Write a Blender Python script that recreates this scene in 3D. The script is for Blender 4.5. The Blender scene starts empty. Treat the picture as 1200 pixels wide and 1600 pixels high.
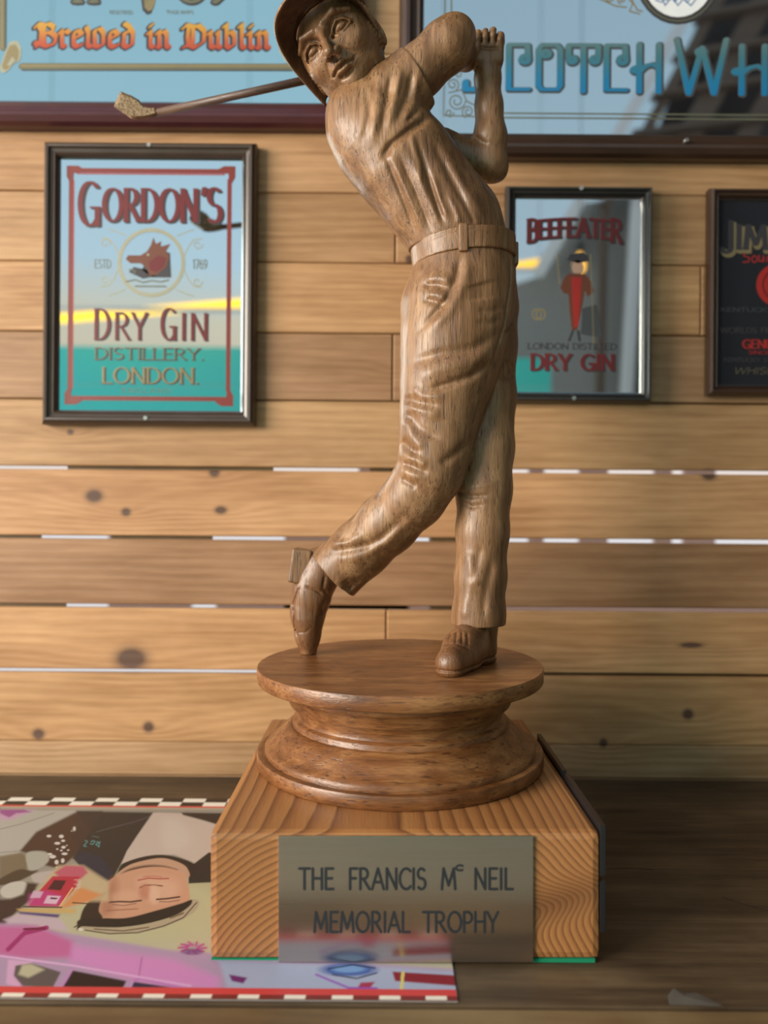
import bpy, bmesh, math, random
import numpy as np
from mathutils import Matrix, Vector
C = bpy.context.scene.collection
random.seed(4)
# ---------------------------------------------------------------- camera
F = 1180.0                     # focal length in pixels of the 1200x1600 frame
TT = 0.76                      # height of the table top above the floor
CZ = TT + 0.2769               # camera height
ROLL = 0.0075
cr, sr = math.cos(ROLL), math.sin(ROLL)
RR = Matrix(((cr, 0, -sr), (0, 1, 0), (sr, 0, cr)))
cd = bpy.data.cameras.new('camera'); cam = bpy.data.objects.new('camera', cd); C.objects.link(cam)
cam.matrix_world = Matrix(((cr, -sr, 0, 0), (0, 0, -1, 0), (sr, cr, 0, CZ), (0, 0, 0, 1)))
cd.sensor_fit = 'VERTICAL'; cd.sensor_height = 36; cd.sensor_width = 27; cd.lens = 36 * F / 1600
cd.clip_start = 0.01
cd.dof.use_dof = True; cd.dof.focus_distance = 0.555; cd.dof.aperture_fstop = 3.7
bpy.context.scene.camera = cam
# ---------------------------------------------------------------- world
wd = bpy.data.worlds.new('sky'); bpy.context.scene.world = wd; wd.use_nodes = True
nt = wd.node_tree; nt.nodes.clear()
o = nt.nodes.new('ShaderNodeOutputWorld'); bg = nt.nodes.new('ShaderNodeBackground')
tc = nt.nodes.new('ShaderNodeTexCoord'); sx = nt.nodes.new('ShaderNodeSeparateXYZ'); rp = nt.nodes.new('ShaderNodeValToRGB')
nt.links.new(tc.outputs['Generated'], sx.inputs[0]); nt.links.new(sx.outputs['Z'], rp.inputs[0])
nt.links.new(rp.outputs[0], bg.inputs[0]); nt.links.new(bg.outputs[0], o.inputs[0])
e = rp.color_ramp.elements
e[0].position = 0.0; e[0].color = (0.80, 0.78, 0.80, 1)
e[1].position = 1.0; e[1].color = (0.52, 0.66, 0.76, 1)
for p, c in ((0.17, (1.0, 0.74, 0.52, 1)), (0.235, (1.0, 0.78, 0.56, 1)), (0.30, (0.74, 0.82, 0.86, 1)), (0.42, (0.64, 0.77, 0.84, 1)), (0.55, (0.58, 0.72, 0.80, 1))):
    q = e.new(p); q.color = c
bg.inputs[1].default_value = 0.95
# ---------------------------------------------------------------- daylight through the open side on the left
def area(name, loc, target, sx_, sy_, power, col):
    l = bpy.data.lights.new(name, 'AREA'); l.shape = 'RECTANGLE'; l.size = sx_; l.size_y = sy_; l.energy = power; l.color = col
    ob = bpy.data.objects.new(name, l); C.objects.link(ob); ob.location = loc
    ob.rotation_euler = (Vector(target) - Vector(loc)).to_track_quat('-Z', 'Y').to_euler(); return ob
area('window_light', (-2.1, -0.65, TT + 0.80), (0.15, 0.7, TT + 0.25), 1.4, 1.2, 122, (1.0, 0.92, 0.80))
vs = bpy.context.scene.view_settings
vs.view_transform = 'Standard'; vs.look = 'None'; vs.gamma = 1.0; vs.use_curve_mapping = False; vs.exposure = 0.0

# ================================================================ helpers
D0 = 0.6062                    # depth of the trophy axis
WD = 0.789                     # depth of the wall face
S0 = D0 / F
def al(px, py, d):             # pixel + depth -> point in axes square to the trophy
    return Vector(((px - 600) * d / F, d, (800 - py) * d / F))
def wp(px, py, d):             # the same in the world
    return RR @ al(px, py, d) + Vector((0, 0, CZ))
def mkobj(name, me, mat=None, parent=None):
    ob = bpy.data.objects.new(name, me); C.objects.link(ob)
    if mat is not None:
        for m in (mat if isinstance(mat, (list, tuple)) else [mat]): me.materials.append(m)
    if parent is not None: ob.parent = parent
    return ob
def from_bm(name, bm, mat=None, parent=None, smooth=False):
    me = bpy.data.meshes.new(name); bm.normal_update(); bm.to_mesh(me); bm.free()
    if smooth: me.polygons.foreach_set('use_smooth', [True] * len(me.polygons))
    return mkobj(name, me, mat, parent)
def empty(name, loc, label=None, cat=None, group=None, parent=None):
    ob = bpy.data.objects.new(name, None); ob.empty_display_size = 0.02; C.objects.link(ob); ob.location = loc
    tag(ob, label, cat, group)
    if parent: ob.parent = parent
    return ob
def tag(ob, label=None, cat=None, group=None, kind=None):
    if label: ob['label'] = label
    if cat: ob['category'] = cat
    if group: ob['group'] = group
    if kind: ob['kind'] = kind
    return ob
def box(bm, x0, x1, y0, y1, z0, z1, mi=0, bev=0):
    vs_ = [bm.verts.new((x, y, z)) for x in (x0, x1) for y in (y0, y1) for z in (z0, z1)]
    fs = []
    for f in ((0, 1, 3, 2), (4, 6, 7, 5), (0, 4, 5, 1), (2, 3, 7, 6), (0, 2, 6, 4), (1, 5, 7, 3)):
        fc = bm.faces.new([vs_[i] for i in f]); fc.material_index = mi; fs.append(fc)
    if bev:
        es = list({ed for f in fs for ed in f.edges})
        bmesh.ops.bevel(bm, geom=es, offset=bev, segments=2, affect='EDGES', profile=0.6)
def prism(bm, pts, y0, y1, mi=0):          # polygon in xz extruded from y0 to y1
    a = [bm.verts.new((p[0], y0, p[1])) for p in pts]; b = [bm.verts.new((p[0], y1, p[1])) for p in pts]
    n = len(pts)
    f = bm.faces.new(a); f.material_index = mi
    f = bm.faces.new(b[::-1]); f.material_index = mi
    for i in range(n):
        f = bm.faces.new((a[i], b[i], b[(i + 1) % n], a[(i + 1) % n])); f.material_index = mi
def cyl(bm, p0, p1, r0, r1=None, n=12, mi=0):
    r1 = r0 if r1 is None else r1
    p0 = Vector(p0); p1 = Vector(p1); ax = (p1 - p0).normalized()
    u = ax.orthogonal().normalized(); v = ax.cross(u)
    A = [bm.verts.new(p0 + (u * math.cos(t) + v * math.sin(t)) * r0) for t in [2 * math.pi * i / n for i in range(n)]]
    B = [bm.verts.new(p1 + (u * math.cos(t) + v * math.sin(t)) * r1) for t in [2 * math.pi * i / n for i in range(n)]]
    for i in range(n):
        f = bm.faces.new((A[i], A[(i + 1) % n], B[(i + 1) % n], B[i])); f.smooth = True; f.material_index = mi
    bm.faces.new(A[::-1]).material_index = mi; bm.faces.new(B).material_index = mi
def lathe(bm, prof, n=96, mi=0):
    rings = []
    for r, z in prof:
        rings.append([bm.verts.new((r * math.cos(2 * math.pi * i / n), r * math.sin(2 * math.pi * i / n), z)) for i in range(n)] if r > 0 else [bm.verts.new((0, 0, z))])
    for a, b in zip(rings, rings[1:]):
        for i in range(n):
            j = (i + 1) % n
            if len(a) == 1: f = bm.faces.new((a[0], b[j], b[i]))
            elif len(b) == 1: f = bm.faces.new((a[i], a[j], b[0]))
            else: f = bm.faces.new((a[i], a[j], b[j], b[i]))
            f.material_index = mi; f.smooth = True

# ---------------------------------------------------------------- materials
class NT:
    def __init__(s, name):
        s.m = bpy.data.materials.new(name); s.m.use_nodes = True; s.t = s.m.node_tree
        s.b = s.t.nodes['Principled BSDF']
    def n(s, ty, **kw):
        nd = s.t.nodes.new(ty)
        for k, v in kw.items():
            if k in nd.bl_rna.properties.keys(): setattr(nd, k, v)
            else: nd.inputs[k.replace('_', ' ')].default_value = v
        return nd
    def l(s, a, b): s.t.links.new(a, b)
    def coords(s, scale=(1, 1, 1), kind='Object', rot=(0, 0, 0)):
        t = s.n('ShaderNodeTexCoord'); mp = s.n('ShaderNodeMapping'); mp.inputs['Scale'].default_value = scale
        mp.inputs['Rotation'].default_value = rot
        s.l(t.outputs[kind], mp.inputs[0]); return mp.outputs[0]
    def noise(s, vec, scale, detail=4, rough=0.55, dist=0):
        nd = s.n('ShaderNodeTexNoise'); nd.inputs['Scale'].default_value = scale; nd.inputs['Detail'].default_value = detail
        nd.inputs['Roughness'].default_value = rough; nd.inputs['Distortion'].default_value = dist
        s.l(vec, nd.inputs['Vector']); return nd.outputs['Fac']
    def math(s, op, a, b=0.0, c=0.0):
        nd = s.n('ShaderNodeMath', operation=op)
        for i, v in enumerate((a, b, c)):
            if isinstance(v, (int, float)): nd.inputs[i].default_value = v
            else: s.l(v, nd.inputs[i])
        return nd.outputs[0]
    def ramp(s, fac, stops, interp='LINEAR'):
        nd = s.n('ShaderNodeValToRGB'); nd.color_ramp.interpolation = interp; e = nd.color_ramp.elements
        e[0].position, e[0].color = stops[0][0], (*stops[0][1], 1); e[1].position, e[1].color = stops[-1][0], (*stops[-1][1], 1)
        for p, c in stops[1:-1]: q = e.new(p); q.color = (*c, 1)
        s.l(fac, nd.inputs[0]); return nd.outputs[0]
    def mix(s, fac, a, b, mode='MIX'):
        nd = s.n('ShaderNodeMix', data_type='RGBA', blend_type=mode)
        for i, v in ((0, fac), (6, a), (7, b)):
            if isinstance(v, (int, float)): nd.inputs[i].default_value = v
            elif isinstance(v, tuple): nd.inputs[i].default_value = (*v, 1)
            else: s.l(v, nd.inputs[i])
        return nd.outputs[2]
    def bump(s, h, strength=0.3, dist=0.001):
        nd = s.n('ShaderNodeBump'); nd.inputs['Strength'].default_value = strength; nd.inputs['Distance'].default_value = dist
        s.l(h, nd.inputs['Height']); s.l(nd.outputs[0], s.b.inputs['Normal'])
    def set(s, **kw):
        for k, v in kw.items():
            k = k.replace('_', ' ')
            if isinstance(v, (int, float)): s.b.inputs[k].default_value = v
            elif isinstance(v, tuple): s.b.inputs[k].default_value = (*v, 1)
            else: s.l(v, s.b.inputs[k])
def plain(name, col, rough=0.5, metal=0.0, coat=0.0, var=0.08):
    t = NT(name); v = t.noise(t.coords(), 60, 3)
    c = t.mix(v, tuple(x * (1 - var) for x in col), tuple(min(1, x * (1 + var)) for x in col))
    t.set(Base_Color=c, Roughness=rough, Metallic=metal, Coat_Weight=coat); return t.m
def emit(name, col, st):
    t = NT(name); t.set(Base_Color=col, Emission_Color=col, Emission_Strength=st); return t.m

def carved_wood(name, dark, mid, light, rough=0.36, grain=(1, 1, 0.07)):
    t = NT(name)
    v = t.coords(grain)
    a = t.noise(v, 150, 5, 0.6, 0.5)
    big = t.noise(t.coords((1, 1, 0.5)), 16, 3, 0.5)
    f = t.math('ADD', t.math('MULTIPLY', a, 0.62), t.math('MULTIPLY', big, 0.45))
    col = t.ramp(f, [(0.33, dark), (0.52, mid), (0.68, light)])
    pores = t.noise(t.coords(tuple(g * (1 if g == 1 else 0.8) for g in grain)), 620, 2, 0.6)
    pm = t.ramp(pores, [(0.30, (1, 1, 1)), (0.42, (0, 0, 0))])
    col = t.mix(t.math('MULTIPLY', pm, 0.7), col, tuple(x * 0.42 for x in dark))
    rg = t.math('ADD', rough - 0.08, t.math('MULTIPLY', big, 0.2))
    fine = t.noise(v, 900, 3, 0.7)
    col = t.mix(t.math('MULTIPLY', t.ramp(fine, [(0.45, (0, 0, 0)), (0.62, (1, 1, 1))]), 0.30), col, dark)
    t.set(Base_Color=col, Roughness=rg, Coat_Weight=0.16, Coat_Roughness=0.30)
    t.bump(t.math('ADD', t.math('SUBTRACT', a, t.math('MULTIPLY', pm, 0.6)), t.math('MULTIPLY', fine, 0.7)), 0.42, 0.0008)
    return t.m
M = {}
M['figure'] = carved_wood('carved_teak', (0.075, 0.033, 0.013), (0.215, 0.104, 0.042), (0.355, 0.198, 0.094), 0.42)
M['figure_shaded'] = carved_wood('shaded_carved_wood', (0.045, 0.018, 0.010), (0.10, 0.045, 0.022), (0.17, 0.085, 0.042))  # figure wood darkened for the cap peak: its shade is in the colour
M['shoe'] = carved_wood('shoe_wood', (0.07, 0.027, 0.010), (0.18, 0.078, 0.030), (0.29, 0.145, 0.062))
M['pedestal'] = carved_wood('turned_wood', (0.070, 0.022, 0.007), (0.20, 0.075, 0.022), (0.36, 0.165, 0.058), 0.36, (0.10, 0.5, 1))
M['shaft'] = carved_wood('shaft_wood', (0.03, 0.012, 0.008), (0.075, 0.035, 0.02), (0.13, 0.07, 0.04), 0.45, (0.08, 1, 1))
def chis():
    t = NT('chiselled_wood'); a = t.noise(t.coords(), 420, 4, 0.7); t.set(Base_Color=t.ramp(a, [(0.38, (0.12, 0.07, 0.03)), (0.62, (0.36, 0.25, 0.14))]), Roughness=0.75); t.bump(a, 1.0, 0.002); return t.m
M['club'] = chis()

# pine block: growth rings round the pith run through the block front to back
def pine_block():
    t = NT('pine_block'); tcn = t.n('ShaderNodeTexCoord'); sp = t.n('ShaderNodeSeparateXYZ'); t.l(tcn.outputs['Object'], sp.inputs[0])
    s = 0.4635 / F
    xc, zc = (560 - 632.5) * s, (1505 - 1640) * s
    wob = t.noise(t.coords((1, 0.25, 1)), 14, 2, 0.5)
    dx = t.math('SUBTRACT', sp.outputs['X'], xc); dz = t.math('SUBTRACT', sp.outputs['Z'], zc)
    r = t.math('SQRT', t.math('ADD', t.math('MULTIPLY', dx, dx), t.math('MULTIPLY', dz, dz)))
    # knot that pushes the rings aside on the right of the front face
    kx, kz = (852 - 632.5) * s, (1505 - 1418) * s
    ex = t.math('DIVIDE', t.math('SUBTRACT', sp.outputs['X'], kx), 0.05); ez = t.math('DIVIDE', t.math('SUBTRACT', t.math('SUBTRACT', sp.outputs['Z'], kz), t.math('MULTIPLY', t.math('SUBTRACT', sp.outputs['X'], kx), 0.3)), 0.011)
    g = t.math('POWER', 2.718, t.math('MULTIPLY', t.math('ADD', t.math('MULTIPLY', ex, ex), t.math('MULTIPLY', ez, ez)), -1))
    ph = t.math('ADD', t.math('ADD', r, t.math('MULTIPLY', wob, 0.012)), t.math('MULTIPLY', g, -0.017))
    w = t.math('FRACT', t.math('MULTIPLY', ph, 235))
    fine = t.noise(t.coords((1, 0.08, 1)), 700, 2)
    bigv = t.noise(t.coords(), 12, 3)
    col = t.ramp(w, [(0.0, (0.45, 0.20, 0.062)), (0.45, (0.38, 0.155, 0.045)), (0.75, (0.22, 0.075, 0.020)), (0.90, (0.085, 0.026, 0.008)), (1.0, (0.42, 0.18, 0.056))])
    col = t.mix(t.math('MULTIPLY', fine, 0.22), col, (0.50, 0.27, 0.12))
    col = t.mix(t.math('MULTIPLY', bigv, 0.5), col, (0.22, 0.085, 0.028))
    col = t.mix(t.math('MULTIPLY', g, 0.55), col, (0.07, 0.02, 0.008))
    t.set(Base_Color=col, Roughness=0.42, Coat_Weight=0.3, Coat_Roughness=0.3)
    t.bump(t.math('ADD', w, fine), 0.22, 0.0008); return t.m
M['block'] = pine_block()

# wall boards; knots and stains sit where the photograph has them
KN = [(147, 775, 13, 10), (197, 800, 7, 6), (335, 738, 8, 7), (345, 797, 9, 6), (205, 1029, 24, 17), (60, 1147, 9, 8), (232, 1136, 8, 8), (1075, 1116, 8, 8), (943, 1161, 6, 7), (1108, 742, 11, 8), (636, 575, 5, 5), (1080, 1008, 18, 4), (640, 405, 6, 6), (110, 675, 5, 4)]
def plank_mat():
    t = NT('pine_boards'); g = t.n('ShaderNodeNewGeometry'); sp = t.n('ShaderNodeSeparateXYZ'); t.l(g.outputs['Position'], sp.inputs[0])
    oi = t.n('ShaderNodeObjectInfo')
    K = None; H = None
    for (px, py, rx, rz) in KN:
        w = wp(px, py, WD); s = WD / F
        ex = t.math('DIVIDE', t.math('SUBTRACT', sp.outputs['X'], w.x), rx * s); ez = t.math('DIVIDE', t.math('SUBTRACT', sp.outputs['Z'], w.z), rz * s)
        q = t.math('ADD', t.math('MULTIPLY', ex, ex), t.math('MULTIPLY', ez, ez))
        k = t.math('DIVIDE', 1.0, t.math('ADD', 1.0, t.math('MULTIPLY', q, q)))
        q2 = t.math('ADD', t.math('MULTIPLY', t.math('MULTIPLY', ex, ex), 0.12), t.math('MULTIPLY', ez, ez))
        h = t.math('DIVIDE', 1.0, t.math('ADD', 1.0, t.math('MULTIPLY', q2, 0.14)))
        K = k if K is None else t.math('ADD', K, k); H = h if H is None else t.math('ADD', H, h)
    # long grain: position stretched along x, offset per board
    off = t.n('ShaderNodeCombineXYZ'); t.l(t.math('MULTIPLY', oi.outputs['Random'], 40), off.inputs[0]); t.l(t.math('MULTIPLY', oi.outputs['Random'], 17), off.inputs[2])
    va = t.n('ShaderNodeVectorMath', operation='ADD'); t.l(g.outputs['Position'], va.inputs[0]); t.l(off.outputs[0], va.inputs[1])
    def stretch(sc):
        mp = t.n('ShaderNodeMapping'); mp.inputs['Scale'].default_value = sc; t.l(va.outputs[0], mp.inputs[0]); return mp.outputs[0]
    warp = t.noise(stretch((0.25, 1, 1)), 9, 3, 0.5)
    ph = t.math('ADD', t.math('ADD', t.math('MULTIPLY', sp.outputs['Z'], 1.0), t.math('MULTIPLY', warp, 0.045)), t.math('MULTIPLY', H, 0.022))
    ring = t.math('MULTIPLY', t.math('ADD', t.math('SINE', t.math('MULTIPLY', ph, 640)), 1.0), 0.5)
    fine = t.noise(stretch((0.03, 1, 1)), 330, 3, 0.6)
    blot = t.noise(stretch((0.22, 1, 1)), 22, 4, 0.65)
    f = t.math('ADD', t.math('ADD', t.math('MULTIPLY', ring, 0.06), t.math('MULTIPLY', fine, 0.30)), t.math('MULTIPLY', blot, 0.66))
    light = t.mix(1.0, oi.outputs['Color'], (1, 1, 1), 'MULTIPLY')
    dark = t.mix(1.0, oi.outputs['Color'], (0.58, 0.50, 0.40), 'MULTIPLY')
    fr = t.ramp(f, [(0.38, (0, 0, 0)), (0.66, (1, 1, 1))])
    col = t.mix(fr, dark, light)
    col = t.mix(t.math('MULTIPLY', H, 0.22), col, (0.36, 0.17, 0.07))
    km = t.n('ShaderNodeMapRange'); t.l(K, km.inputs[0]); km.inputs[1].default_value = 0.1; km.inputs[2].default_value = 0.8; km.inputs[4].default_value = 0.9
    col = t.mix(km.outputs[0], col, (0.06, 0.026, 0.018))
    t.set(Base_Color=col, Roughness=0.62); t.bump(t.math('ADD', fine, ring), 0.25, 0.0008); return t.m
M['plank'] = plank_mat()
def table_mat(name, dark, mid, light, scr=1.0):
    t = NT(name)
    a = t.noise(t.coords((0.08, 1, 1)), 60, 5, 0.6, 0.3)
    b = t.noise(t.coords((1, 1, 1)), 9, 4, 0.6)
    sc = t.noise(t.coords((0.08, 1.0, 1), rot=(0, 0, math.radians(-58))), 190, 3, 0.6)
    f = t.math('ADD', t.math('MULTIPLY', a, 0.5), t.math('MULTIPLY', b, 0.5))
    col = t.ramp(f, [(0.36, dark), (0.52, mid), (0.68, light)])
    col = t.mix(t.math('MULTIPLY', t.ramp(sc, [(0.50, (0, 0, 0)), (0.72, (1, 1, 1))]), 0.38 * scr), col, light)
    sb = t.noise(t.coords((0.05, 1.2, 1), rot=(0, 0, math.radians(-50))), 120, 3, 0.6)
    col = t.mix(t.math('MULTIPLY', t.ramp(sb, [(0.55, (0, 0, 0)), (0.72, (1, 1, 1))]), 0.5 * scr), col, dark)
    t.set(Base_Color=col, Roughness=t.math('ADD', 0.38, t.math('MULTIPLY', b, 0.3))); t.bump(t.math('ADD', a, sc), 0.25, 0.0006); return t.m
M['table'] = table_mat('worn_table_wood', (0.028, 0.016, 0.009), (0.070, 0.043, 0.021), (0.145, 0.095, 0.049))
M['rail'] = table_mat('front_rail_wood', (0.085, 0.050, 0.022), (0.15, 0.092, 0.04), (0.22, 0.15, 0.07), 0.3)
M['felt'] = plain('green_felt', (0.0, 0.20, 0.09), 0.95)
def steel():
    t = NT('brushed_steel'); a = t.noise(t.coords((0.02, 1, 1)), 1500, 2, 0.5)
    c = t.mix(a, (0.56, 0.455, 0.38), (0.63, 0.53, 0.455)); t.set(Base_Color=c, Metallic=1.0, Roughness=t.math('ADD', 0.20, t.math('MULTIPLY', a, 0.08)), Anisotropic=0.4)
    t.bump(a, 0.04, 0.0002); return t.m
M['steel'] = steel()
M['black'] = plain('black_plastic', (0.012, 0.011, 0.012), 0.35)
M['ink'] = plain('engraved_ink', (0.015, 0.017, 0.02), 0.6)
M['screw'] = plain('screw_metal', (0.5, 0.47, 0.43), 0.3, 1.0)
def frame_mat(name, a, b, rough=0.35):
    t = NT(name); n = t.noise(t.coords((0.1, 1, 0.1)), 300, 3); t.set(Base_Color=t.mix(n, a, b), Roughness=rough, Coat_Weight=0.3, Coat_Roughness=0.2); return t.m
M['fr_brown'] = frame_mat('dark_oak_frame', (0.030, 0.018, 0.012), (0.075, 0.048, 0.034))
M['fr_red'] = frame_mat('mahogany_frame', (0.035, 0.006, 0.008), (0.080, 0.016, 0.018))
M['fr_black'] = frame_mat('black_frame', (0.012, 0.011, 0.010), (0.03, 0.027, 0.024))
M['fr_walnut'] = frame_mat('walnut_frame', (0.028, 0.013, 0.007), (0.06, 0.03, 0.018))
M['silver'] = plain('silver_edge', (0.55, 0.52, 0.48), 0.25, 1.0)
def mirror(name, col, rough=0.02):
    t = NT(name); t.set(Base_Color=col, Metallic=1.0, Roughness=rough); return t.m
M['mir_clear'] = mirror('mirror_glass', (0.60, 0.76, 0.84))
M['mir_blue'] = mirror('pale_mirror_glass', (0.47, 0.68, 0.74))
M['mir_grey'] = mirror('grey_mirror_glass', (0.48, 0.58, 0.64))
def dark_glass():
    t = NT('black_glass'); t.set(Base_Color=(0.018, 0.02, 0.026), Metallic=0.0, Roughness=0.05, Specular_IOR_Level=0.7); return t.m
M['glass_black'] = dark_glass()
def grad(name, z0, z1, stops, rough=0.4, metal=0.0):      # printed colour that changes with height, z in the object's own axes
    t = NT(name); tcn = t.n('ShaderNodeTexCoord'); sp = t.n('ShaderNodeSeparateXYZ'); t.l(tcn.outputs['Object'], sp.inputs[0])
    mr = t.n('ShaderNodeMapRange'); t.l(sp.outputs['Z'], mr.inputs[0]); mr.inputs[1].default_value = z0; mr.inputs[2].default_value = z1
    t.set(Base_Color=t.ramp(mr.outputs[0], stops), Roughness=rough, Metallic=metal); return t.m
M['red'] = plain('red_print', (0.125, 0.008, 0.010), 0.45)
M['redframe'] = plain('brick_red_print', (0.17, 0.020, 0.014), 0.45)
M['shadow'] = plain('dark_print', (0.035, 0.03, 0.035), 0.45)
M['gold'] = plain('gold_print', (0.24, 0.19, 0.10), 0.35, 0.3)
M['palegold'] = plain('pale_gold_print', (0.30, 0.29, 0.21), 0.4, 0.2)
M['greygold'] = plain('grey_gold_print', (0.13, 0.13, 0.085), 0.4, 0.2)
M['white'] = plain('white_print', (0.75, 0.76, 0.78), 0.5)
M['brown'] = plain('brown_print', (0.13, 0.035, 0.015), 0.5)
M['bluep'] = plain('blue_print', (0.10, 0.18, 0.36), 0.5)
M['brightred'] = plain('bright_red_print', (0.34, 0.016, 0.012), 0.5)
M['charcoal'] = plain('charcoal_print', (0.05, 0.055, 0.06), 0.5)

# ================================================================ lettering
def EL(cx, cy, rx, ry, a0, a1, n=14):
    return [(cx + rx * math.cos(math.radians(a0 + (a1 - a0) * i / n)), cy + ry * math.sin(math.radians(a0 + (a1 - a0) * i / n))) for i in range(n + 1)]
G = {   # width, strokes (unit height)
 'A': (.62, [[(.0, 0), (.31, 1)], [(.31, 1), (.62, 0)], [(.12, .34), (.50, .34)]]),
 'B': (.50, [[(.04, 0), (.04, 1)], [(.04, 1), (.22, 1)] + EL(.24, .765, .20, .235, 90, -90) + [(.04, .53)], [(.04, .53), (.24, .53)] + EL(.24, .265, .24, .265, 90, -90) + [(.04, 0)]]),
 'C': (.58, [EL(.36, .5, .34, .5, 48, 312, 22)]),
 'D': (.58, [[(.04, 0), (.04, 1)], [(.04, 1), (.18, 1)] + EL(.18, .5, .38, .5, 90, -90, 20) + [(.04, 0)]]),
 'E': (.44, [[(.04, 0), (.04, 1)], [(.04, 1), (.42, 1)], [(.04, .52), (.36, .52)], [(.04, 0), (.43, 0)]]),
 'F': (.42, [[(.04, 0), (.04, 1)], [(.04, 1), (.42, 1)], [(.04, .52), (.34, .52)]]),
 'G': (.62, [EL(.34, .5, .33, .5, 50, 315, 22), [(.58, .0), (.58, .42)], [(.40, .42), (.62, .42)]]),
 'H': (.56, [[(.04, 0), (.04, 1)], [(.52, 0), (.52, 1)], [(.04, .52), (.52, .52)]]),
 'I': (.10, [[(.05, 0), (.05, 1)]]),
 'J': (.34, [[(.28, 1), (.28, .2)] + EL(.13, .16, .15, .16, 0, -170, 10)]),
 'K': (.52, [[(.04, 0), (.04, 1)], [(.5, 1), (.06, .48)], [(.14, .56), (.52, 0)]]),
 'L': (.40, [[(.04, 0), (.04, 1)], [(.04, 0), (.40, 0)]]),
 'M': (.72, [[(.02, 0), (.10, 1)], [(.10, 1), (.36, .18)], [(.36, .18), (.62, 1)], [(.62, 1), (.70, 0)]]),
 'N': (.58, [[(.04, 0), (.04, 1)], [(.04, 1), (.54, 0)], [(.54, 0), (.54, 1)]]),
 'O': (.70, [EL(.35, .5, .33, .5, 0, 360, 28)]),
 'P': (.48, [[(.04, 0), (.04, 1)], [(.04, 1), (.20, 1)] + EL(.22, .73, .22, .27, 90, -90) + [(.04, .46)]]),
 'R': (.54, [[(.04, 0), (.04, 1)], [(.04, 1), (.20, 1)] + EL(.22, .75, .21, .25, 90, -90) + [(.04, .50)], [(.20, .50), (.52, 0)]]),
 'S': (.46, [EL(.24, .755, .19, .245, 40, 270, 14) + EL(.24, .26, .21, .26, 90, -140, 16)]),
 'T': (.54, [[(.27, 0), (.27, 1)], [(0, 1), (.54, 1)]]),
 'U': (.56, [[(.04, 1), (.04, .28)] + EL(.28, .26, .24, .26, 180, 360) + [(.52, 1)]]),
 'V': (.6, [[(0, 1), (.3, 0)], [(.3, 0), (.6, 1)]]),
 'W': (.86, [[(0, 1), (.2, 0)], [(.2, 0), (.43, .9)], [(.43, .9), (.66, 0)], [(.66, 0), (.86, 1)]]),
 'Y': (.54, [[(0, 1), (.27, .46)], [(.54, 1), (.27, .46)], [(.27, .46), (.27, 0)]]),
 'c': (.36, [EL(.19, .84, .15, .17, 50, 310, 12)]),
 "'": (.12, [[(.07, 1.0), (.03, .80)]]), '.': (.14, [[(.07, 0), (.07, .03)]]), ' ': (.30, []),
 '1': (.26, [[(.16, 0), (.16, 1)], [(.16, 1), (.02, .85)]]), '7': (.46, [[(0, 1), (.45, 1)], [(.45, 1), (.16, 0)]]),
 '5': (.46, [[(.42, 1), (.08, 1), (.06, .56)] + EL(.2, .31, .25, .31, 110, -140)]),
 '9': (.48, [EL(.23, .7, .21, .3, 0, 360, 18), [(.44, .7), (.42, .3), (.15, 0)]]),
 '6': (.48, [EL(.25, .3, .21, .3, 0, 360, 18), [(.04, .3), (.08, .7), (.34, 1)]]),
}
BL = {  # broad-pen letters
 'B': (.80, [[(.02, .18), (.12, .05), (.20, .12)], [(.20, .98), (.16, .86), (.24, .74), (.20, .10)], [(.02, .84), (.14, .98), (.36, .92), (.52, .99)], [(.34, .9), (.32, .55), (.34, .06)], [(.50, .98), (.68, .86), (.62, .64), (.36, .56)], [(.58, .60), (.76, .44), (.72, .14), (.46, .01), (.20, .12), (.08, .0)]]),
 'D': (.84, [[(.02, .84), (.14, .98), (.40, .90), (.60, .96)], [(.22, .92), (.18, .5), (.22, .1)], [(.38, .88), (.36, .14)], [(.56, .96), (.78, .74), (.76, .26), (.46, .01), (.22, .12), (.04, .02)]]),
 'r': (.42, [[(.02, .58), (.12, .70), (.14, .06), (.24, .0)], [(.16, .58), (.30, .70), (.38, .60)]]),
 'e': (.44, [[(.12, .62), (.08, .52), (.08, .10), (.22, 0), (.38, .10)], [(.12, .64), (.26, .70), (.38, .54), (.10, .36)]]),
 'w': (.76, [[(.04, .84), (.12, .66), (.10, .08), (.22, 0), (.34, .10)], [(.34, .70), (.36, .10)], [(.34, .68), (.42, .74)], [(.36, .06), (.50, 0), (.66, .12)], [(.54, .80), (.66, .62), (.66, .12)]]),
 'd': (.50, [[(.12, .58), (.08, .10), (.22, 0), (.40, .12)], [(.10, .60), (.28, .68)], [(.12, 1.02), (.28, .90), (.42, .62), (.40, .12)]]),
 'i': (.26, [[(.02, .60), (.12, .70), (.12, .08), (.22, 0)], [(.10, .90), (.18, .98)]]),
 'n': (.52, [[(.02, .60), (.12, .70), (.12, .06)], [(.14, .60), (.32, .70), (.38, .58), (.38, .08), (.48, 0)], [(.06, .06), (.16, .0)]]),
 'u': (.52, [[(.02, .60), (.12, .70), (.12, .10), (.24, 0), (.38, .12)], [(.34, .64), (.40, .70), (.38, .08), (.48, 0)]]),
 'b': (.50, [[(.02, .92), (.12, 1.02), (.12, .10), (.24, 0), (.40, .14)], [(.14, .60), (.30, .70), (.40, .56), (.40, .14)]]),
 'l': (.26, [[(.02, .92), (.12, 1.02), (.12, .10), (.22, 0)]]),
 ' ': (.34, []),
}
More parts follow.
